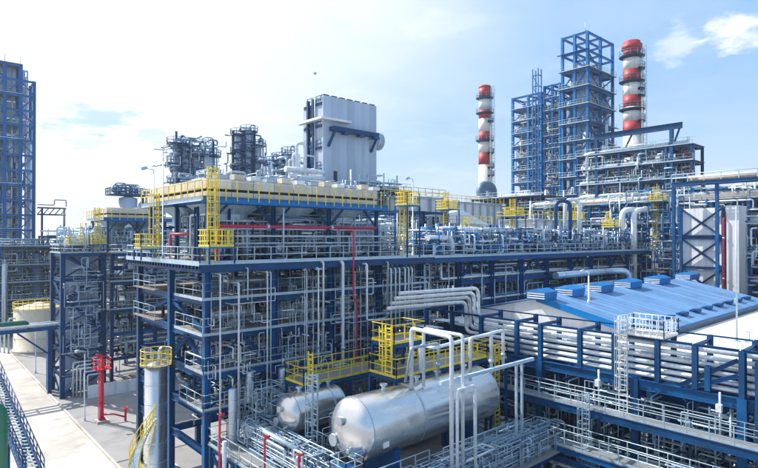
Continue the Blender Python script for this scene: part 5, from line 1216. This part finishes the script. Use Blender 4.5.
TM = frame('reactor_tower', 'bright blue frame of stacked platforms joining the tallest tower', 'tower', [bu, bu + 5], [vm + .7, (vm + v3) / 2 + .3, v3], levm, 'bright_blue', .5, .45, floors=tuple(range(len(levm) - 2)), rails=tuple(range(2, len(levm) - 1)), railsides='sw',
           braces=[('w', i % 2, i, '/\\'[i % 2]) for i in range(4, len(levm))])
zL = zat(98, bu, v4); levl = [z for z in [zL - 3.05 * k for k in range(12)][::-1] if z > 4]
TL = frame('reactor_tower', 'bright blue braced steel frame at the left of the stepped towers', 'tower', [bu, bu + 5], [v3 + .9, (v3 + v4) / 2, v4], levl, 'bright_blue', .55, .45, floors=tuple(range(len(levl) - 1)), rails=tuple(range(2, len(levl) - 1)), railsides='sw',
           braces=[('w', b, i, '/\\'[(i + b) % 2]) for b in (1,) for i in range(2, len(levl))] + [('w', 0, i, '\\') for i in range(5, len(levl), 3)])
vl = on_u(540, bu)
zl = zat(70, bu, vl)
SP = thing('ladder_tower', 'thin bright blue mast ladder rising between the stepped towers', 'tower', (bu - .5, vl, 0))
for a, b in ((0, -.75), (0, .75), (-1.3, -.75), (-1.3, .75)): beam(SP, 'post', (bu - .5 + a, vl + b, 0), (bu - .5 + a, vl + b, zl), .2, .2, 'bright_blue')
for k in range(16): z = zl - 1.6 - 2.6 * k; beam(SP, 'rung', (bu - 1.8, vl - .75, z), (bu - 1.8, vl + .75, z), .18, .16, 'bright_blue'); beam(SP, 'brace', (bu - 1.8, vl - .75, z - 2.6), (bu - 1.8, vl + .75, z), .12, .12, 'bright_blue'); beam(SP, 'rung', (bu - 1.8, vl - .75, z), (bu - .5, vl - .75, z), .18, .16, 'bright_blue')
for T_, lv, va, vb2 in ((TM, levm, vm + .7, v3), (TL, levl, v3 + .9, v4)):
    mb = MB(); tangle(mb, rng, (bu + .3, bu + 4.8, va, vb2, 14, lv[-1] - 3), 320, (.07, .18)); mb.build('pipework', 'galv', T_, 'stuff')
    mb = MB(); tangle(mb, rng, (bu + .3, bu + 4.8, va, vb2, 14, lv[-1] - 4), 50, (.1, .24)); mb.build('pipework', 'whitepipe', T_, 'stuff')
    mb = MB(); tangle(mb, rng, (bu + .3, bu + 4.8, va, vb2, 14, lv[-1] - 4), 30, (.1, .2)); mb.build('pipework', 'greypipe', T_, 'stuff')
    mb = MB(); tangle(mb, rng, (bu - .2, bu + 2, va, vb2, 14, lv[-1] - 3), 150, (.05, .13), cell=2.2); mb.build('pipework', 'cream', T_, 'stuff')
    mb = MB(); tangle(mb, rng, (bu - .2, bu + 3, va, vb2, 14, lv[-1] - 3), 110, (.05, .13), cell=2.2); mb.build('pipework', 'bright_blue', T_, 'stuff')
    for k in range(4): vessel(T_, (bu + 2.5, va + (vb2 - va) * (k + .5) / 4, .02), lv[-1] - 4 - 4 * (k % 2), .75, 'clad', bands=9)
# exchanger drums on the frames
for k in range(4):
    z = levm[-3 - 2 * k]; exchanger((bu + .8 + .5 * (k % 2), (vm + v3) / 2 + (-.9, .7, -.3, 1.1)[k], z + .02), (2.6, 1.9, 3.2, 2.2)[k], (.5, .62, .45, .55)[k], (0, 1, 0), 'pale drum on an open platform of the stepped blue towers', 'drums on the stepped blue towers', m=('clad', 'cream', 'whitepipe', 'clad')[k])
# ---------------------------------------------------------------- high pipe rows right of the towers
hu = 98.0; va, vb2 = on_u(578, hu), on_u(692, hu)
vv = [va + (vb2 - va) * k / 5 for k in range(6)][::-1]
zl_ = [zat(y, hu, va) for y in (214, 200, 186, 171, 157)]
HR = frame('pipe_rack', 'high blue rack of white pipe rows below the thick striped chimney', 'pipe rack', [hu, hu + 5], vv, [8, 14] + zl_, 'blue', .4, .38, floors=(3, 4, 5, 6), rails=(4, 5, 6), railsides='w')
GH = 'white pipes on the high rack rows'
for z in zl_[1:]:
    for k in range(3):
        a_, b_ = va - rng.uniform(0, 3), vb2 + rng.uniform(0, 5); r = rng.choice((.3, .36, .45))
        pth = [(hu + .2 + k * 1.1, a_, z + r + .02), (hu + .2 + k * 1.1, b_, z + r + .02)]
        if k == 0: pth = [(hu + .2, a_, z - 4)] + pth
        m_h = rng.choice(('whitepipe', 'clad')); pipe(pth, r, m_h, ('thick ' if r > .3 else '') + WORD[m_h] + ' pipe lying on a row of the high blue rack', GH, n=12, fil=.9)
for q in range(4):
    mb = MB(); tangle(mb, rng, (hu - .4, hu + 4.5, vb2, va, zl_[0] - 3, zl_[-1] + 1.6), 90, (.05, .16)); mb.build('pipework', ('galv', 'whitepipe', 'galv', 'greypipe')[q], HR, 'stuff')
p1, p2 = at(594, 138, 104), at(682, 125, 86); zc_ = zat(131, hu, on_u(640, hu))
cr = thing('crane_beam', 'long blue runway beam sticking out above the high pipe rows', 'crane beam', (hu + 1, vb2, 0))
bv0, bv1 = on_u(594, hu), on_u(683, hu); beam(cr, 'runway', (hu, bv0, zc_), (hu, bv1, zc_), 1.0, .5)
for px in (597, 672): q_ = on_u(px, hu); beam(cr, 'post', (hu, q_, 0), (hu, q_, zc_ - .5), .55, .55)
beam(cr, 'brace', (hu, on_u(672, hu), zc_ - 4), (hu, on_u(680, hu), zc_ - .5), .25, .25); beam(cr, 'brace', (hu, on_u(622, hu), zc_ - 4), (hu, on_u(632, hu), zc_ - .5), .25, .25)
u, v = uv(689, 92); t = thing('red_box', 'dull red box unit with two slim vents on the high rack end', 'cabin', (u, v, zl_[-2])); zq = H + (YH - 157) / F * 92
MB().bb((u, v, zq - 3.2), (u + 1.8, v + 1.8, zq + 1.8)).build('cabin', 'stackred', t); MB().cyl((u + .4, v + .4, zq + 1.8), (u + .4, v + .4, zq + 3.6), .1).cyl((u + 1.3, v + .4, zq + 1.8), (u + 1.3, v + .4, zq + 3.6), .1).build('vent', 'greypipe', t)
beam(t, 'leg', (u + .9, v + .9, 0), (u + .9, v + .9, zq - 3.2), .5, .5)
# skyline row in front: long cream and white pipes
su_ = 88.0; sa, sb = on_u(520, su_), on_u(790, su_)
vv = [sb + (sa - sb) * k / 9 for k in range(10)]
SR = frame('pipe_rack', 'long blue rack with cream and white pipes along the skyline', 'pipe rack', [su_, su_ + 4], vv, [8, 14, 18, 22.2, 25.6], 'blue', .42, .4, floors=(2, 3, 4), rails=(2, 3, 4), railsides='w', rail_m='galv')
GK = 'pipes on the long skyline rack'
for z in (18.05, 22.25, 25.65):
    for k in range(4):
        r = rng.choice((.25, .32, .42, .5)) if z > 18.1 else .3
        a_, b_ = sa - rng.uniform(0, 8), sb
        pth = [(su_ + .1 + k * .95, a_, z + r + .03), (su_ + .1 + k * .95, b_, z + r + .03)]
        if rng.random() < .5: pth = [(pth[0][0], a_, z - 3)] + pth
        pipe(pth, r, ('cream', 'whitepipe', 'clad', 'whitepipe')[k] if z > 24 else ('whitepipe', 'clad', 'whitepipe', 'cream')[k], 'long thick pipe on the skyline rack behind the white braced block', GK, n=12, fil=1.0)
for q in range(4):
    mb = MB(); tangle(mb, rng, (su_ - 1.5, su_ + 3.5, sb, sa, 10, 28), 240, (.05, .15)); mb.build('pipework', ('galv', 'whitepipe', 'bright_blue', 'greypipe')[q], SR, 'stuff')
# blue beam line at the far right
for k, (z, du) in enumerate(((27.6, -6),)):
    t = thing('pipe_bridge', 'blue walkway bridge at the far right of the skyline rack', 'pipe bridge', (su_ - 6, sb, 0)); a_ = on_u(672, su_ - 6); b_ = sb - 4
    for dv in (0, 1.4): beam(t, 'chord', (su_ - 6 + dv, a_, z), (su_ - 6 + dv, b_, z), .5, .25)
    MB().rail([(su_ - 6, a_, z + .25), (su_ - 6, b_, z + .25)], 1.1, .06, 2).build('railing', 'galv', t)
    for q in range(4): v = a_ + (b_ - a_) * q / 3; beam(t, 'column', (su_ - 5.3, v, 0), (su_ - 5.3, v, z - .25), .4, .4)
    for q in range(9): v = a_ + (b_ - a_) * q / 8; beam(t, 'brace', (su_ - 6, v, z), (su_ - 4.6, v, z), .2, .2)
    MB().tube([(su_ - 5.3, a_ - 2, z + .7), (su_ - 5.3, b_, z + .7)], .4, 10).build('pipe', 'cream', t)
# frames filling the middle ground on the right
unit('process_unit', 'busy blue pipe frame behind the long rack deck', on_v(505, 52), 50, 6, 1, 5, 5, [6, 12, 18, 21.5], nt=150, nl=30, seed=31, pm=('galv', 'whitepipe', 'greypipe'), zpipe=1.8, floors=(1, 2))
unit('process_unit', 'dark blue pipe frame behind the white braced block', 92, 4, 4, 5, 5, 6, [6, 11, 16, 20.5, 24.5, 27.5], nt=260, nl=60, seed=32, pm=('galv', 'clad', 'darkpipe'), rail='w')
unit('process_unit', 'low blue pipe frame right of the shed', 83, -4, 3, 3, 5, 6, [5, 10, 15, 19], nt=80, nl=24, seed=33, pm=('galv', 'clad', 'darkpipe'), rail='w')
unit('process_unit', 'grey pipe frame below the stepped blue towers', 100, 62, 2, 3, 5, 6, [8, 14, 20, 25, 29], nt=130, nl=30, seed=34, pm=('galv', 'whitepipe', 'greypipe'), rail='w')
# gear standing on the long rack deck
GX = 'pipes crowding the long rack deck'
for k in range(34):
    r_ = rng.choice((.05, .07, .1, .13)); x = rng.uniform(38, 76); mb = MB(); tangle(mb, rng, (x, x + 7, V0 - .4, 43, ZD + .1, ZD + 2.6), 1, (r_, r_ * 1.1), (3, 6), 8)
    m_ = rng.choice(('clad', 'whitepipe', 'galv', 'whitepipe', 'greypipe')); tag(mb.build('pipe', m_), sized(r_, m_, 'pipe bent about on the deck of the long shaded rack'), 'pipe', GX)
for q, m_ in enumerate(('galv', 'blue', 'greypipe', 'whitepipe', 'bright_blue')):
    mb = MB(); tangle(mb, rng, (38, 92, V0 - .3, 43.5, ZD, ZD + 3.0), 170, (.03, .1)); lines(mb, rng, (38, 92, V0 - .3, 43, ZD, ZD + 3.4), 26, 2, (.03, .1), 6); mb.build('pipework', m_, ext, 'stuff')
v = 38.5; ua_, ub_ = on_v(437, v), on_v(560, v); z_ = zat(229.5, ua_, v)
pipe([(ua_, v, ZD), (ua_, v, z_), (ub_, v, z_)], .32, 'whitepipe', 'long fat white pipe above the deck of the long rack', n=16, fil=.8)
v = 37.6; ua_, ub_ = on_v(428, v), on_v(452, v); z_ = zat(238, ua_, v)
pipe([(ua_, v, z_), (ub_, v, z_), (ub_, v, ZD)], .28, 'whitepipe', 'short fat white elbow on the deck of the long rack', n=14, fil=.7)
for k, px in enumerate((622, 634)):
    u, v = uv(px, 84); pipe([(u, v, 12), (u, v, 24.4), (u + 2.5, v - 1.5, 24.4)], .42, 'whitepipe', 'fat upright white pipe left of the white braced block', 'pair of fat upright white pipes', n=14, fil=1.2)
u, v = uv(556, 73); 
for k in range(2):
    x = u + k * 2.4; pipe([(x, v, 18), (x, v, 25 + k * .3), (x + 1.6, v - 1.2, 25 + k * .3), (x + 1.6, v - 1.2, 18)], .26, ('blue', 'whitepipe')[k], ('dark blue', 'white')[k] + ' pipe hook standing on the long rack deck', n=14, fil=.9)
for k in range(10):
    x = 40 + k * 5; valve((x, V0 + .3, ZD), 'hand valve at the rail of the long rack deck', 'valves on the long rack deck')
for k in range(5):
    exchanger((42 + k * 8, 40.5, ZD), 3.2, .5, (1, 0, 0), 'silver drum on the deck of the long shaded rack', 'drums on the long rack deck')
# ducts curving behind the right rack
for k in range(2):
    z = 13.4 - k * 1.6; pipe([(60, 35.2 - k, z + 2), (74, 35.2 - k, z + 2), (76.5, 33.5 - k, z + 2), (76.5, 33.5 - k, z - .5), (82, 31.5 - k, z - .5)], .45, 'clad', 'fat silver duct bending down at the end of the long rack', 'fat silver ducts', n=14, fil=1.2)
# ---------------------------------------------------------------- thin summer haze over the site
hz = MB().bb((-260, -260, -1.0), (420, 420, 72)).build('haze', 'far'); hz['kind'] = 'stuff'; hz['label'] = 'thin pale haze over the whole site'
hm = bpy.data.materials.new('haze'); hm.use_nodes = True
for n_ in list(hm.node_tree.nodes): hm.node_tree.nodes.remove(n_)
ho = hm.node_tree.nodes.new('ShaderNodeOutputMaterial'); pv_ = hm.node_tree.nodes.new('ShaderNodeVolumePrincipled')
pv_.inputs['Color'].default_value = (0.8, 0.9, 1.0, 1); pv_.inputs['Density'].default_value = 0.0003; pv_.inputs['Anisotropy'].default_value = 0.2
hm.node_tree.links.new(pv_.outputs[0], ho.inputs['Volume'])
hz.data.materials.clear(); hz.data.materials.append(hm)
# ---------------------------------------------------------------- steam drifting behind the stair tower
sm = bpy.data.materials.new('steam'); sm.use_nodes = True; nt_ = sm.node_tree
for n_ in list(nt_.nodes): nt_.nodes.remove(n_)
so_ = nt_.nodes.new('ShaderNodeOutputMaterial'); sv = nt_.nodes.new('ShaderNodeVolumePrincipled'); sv.inputs['Color'].default_value = (1, 1, 1, 1)
tcn = nt_.nodes.new('ShaderNodeTexCoord'); ln = nt_.nodes.new('ShaderNodeVectorMath'); ln.operation = 'LENGTH'; nt_.links.new(tcn.outputs['Object'], ln.inputs[0])
nz = nt_.nodes.new('ShaderNodeTexNoise'); nz.inputs['Scale'].default_value = 2.6; nz.inputs['Detail'].default_value = 4; nt_.links.new(tcn.outputs['Object'], nz.inputs['Vector'])
ma = nt_.nodes.new('ShaderNodeMath'); ma.operation = 'MULTIPLY_ADD'; nt_.links.new(nz.outputs['Fac'], ma.inputs[0]); ma.inputs[1].default_value = 1.5; nt_.links.new(ln.outputs['Value'], ma.inputs[2])
mr = nt_.nodes.new('ShaderNodeMapRange'); nt_.links.new(ma.outputs[0], mr.inputs[0]); mr.inputs[1].default_value = 1.55; mr.inputs[2].default_value = 0.9; mr.inputs[3].default_value = 0; mr.inputs[4].default_value = 0.10
nt_.links.new(mr.outputs[0], sv.inputs['Density']); nt_.links.new(sv.outputs[0], so_.inputs['Volume'])
sp_ = MB().rev([(-1, .02), (-.8, .6), (-.4, .92), (0, 1), (.4, .92), (.8, .6), (1, .02)], (0, 0, 0), (0, 0, 1), 20); me = sp_.mesh('steam_plume'); me.materials.append(sm)
st_ = bpy.data.objects.new('steam_plume', me); col.objects.link(st_); st_.location = at(78, 212, 106); st_.scale = (5.5, 4, 3.2); st_.rotation_euler = (0, R(-25), R(-40)); st_['kind'] = 'stuff'; st_['label'] = 'white steam drifting up beside the small cream cooler'
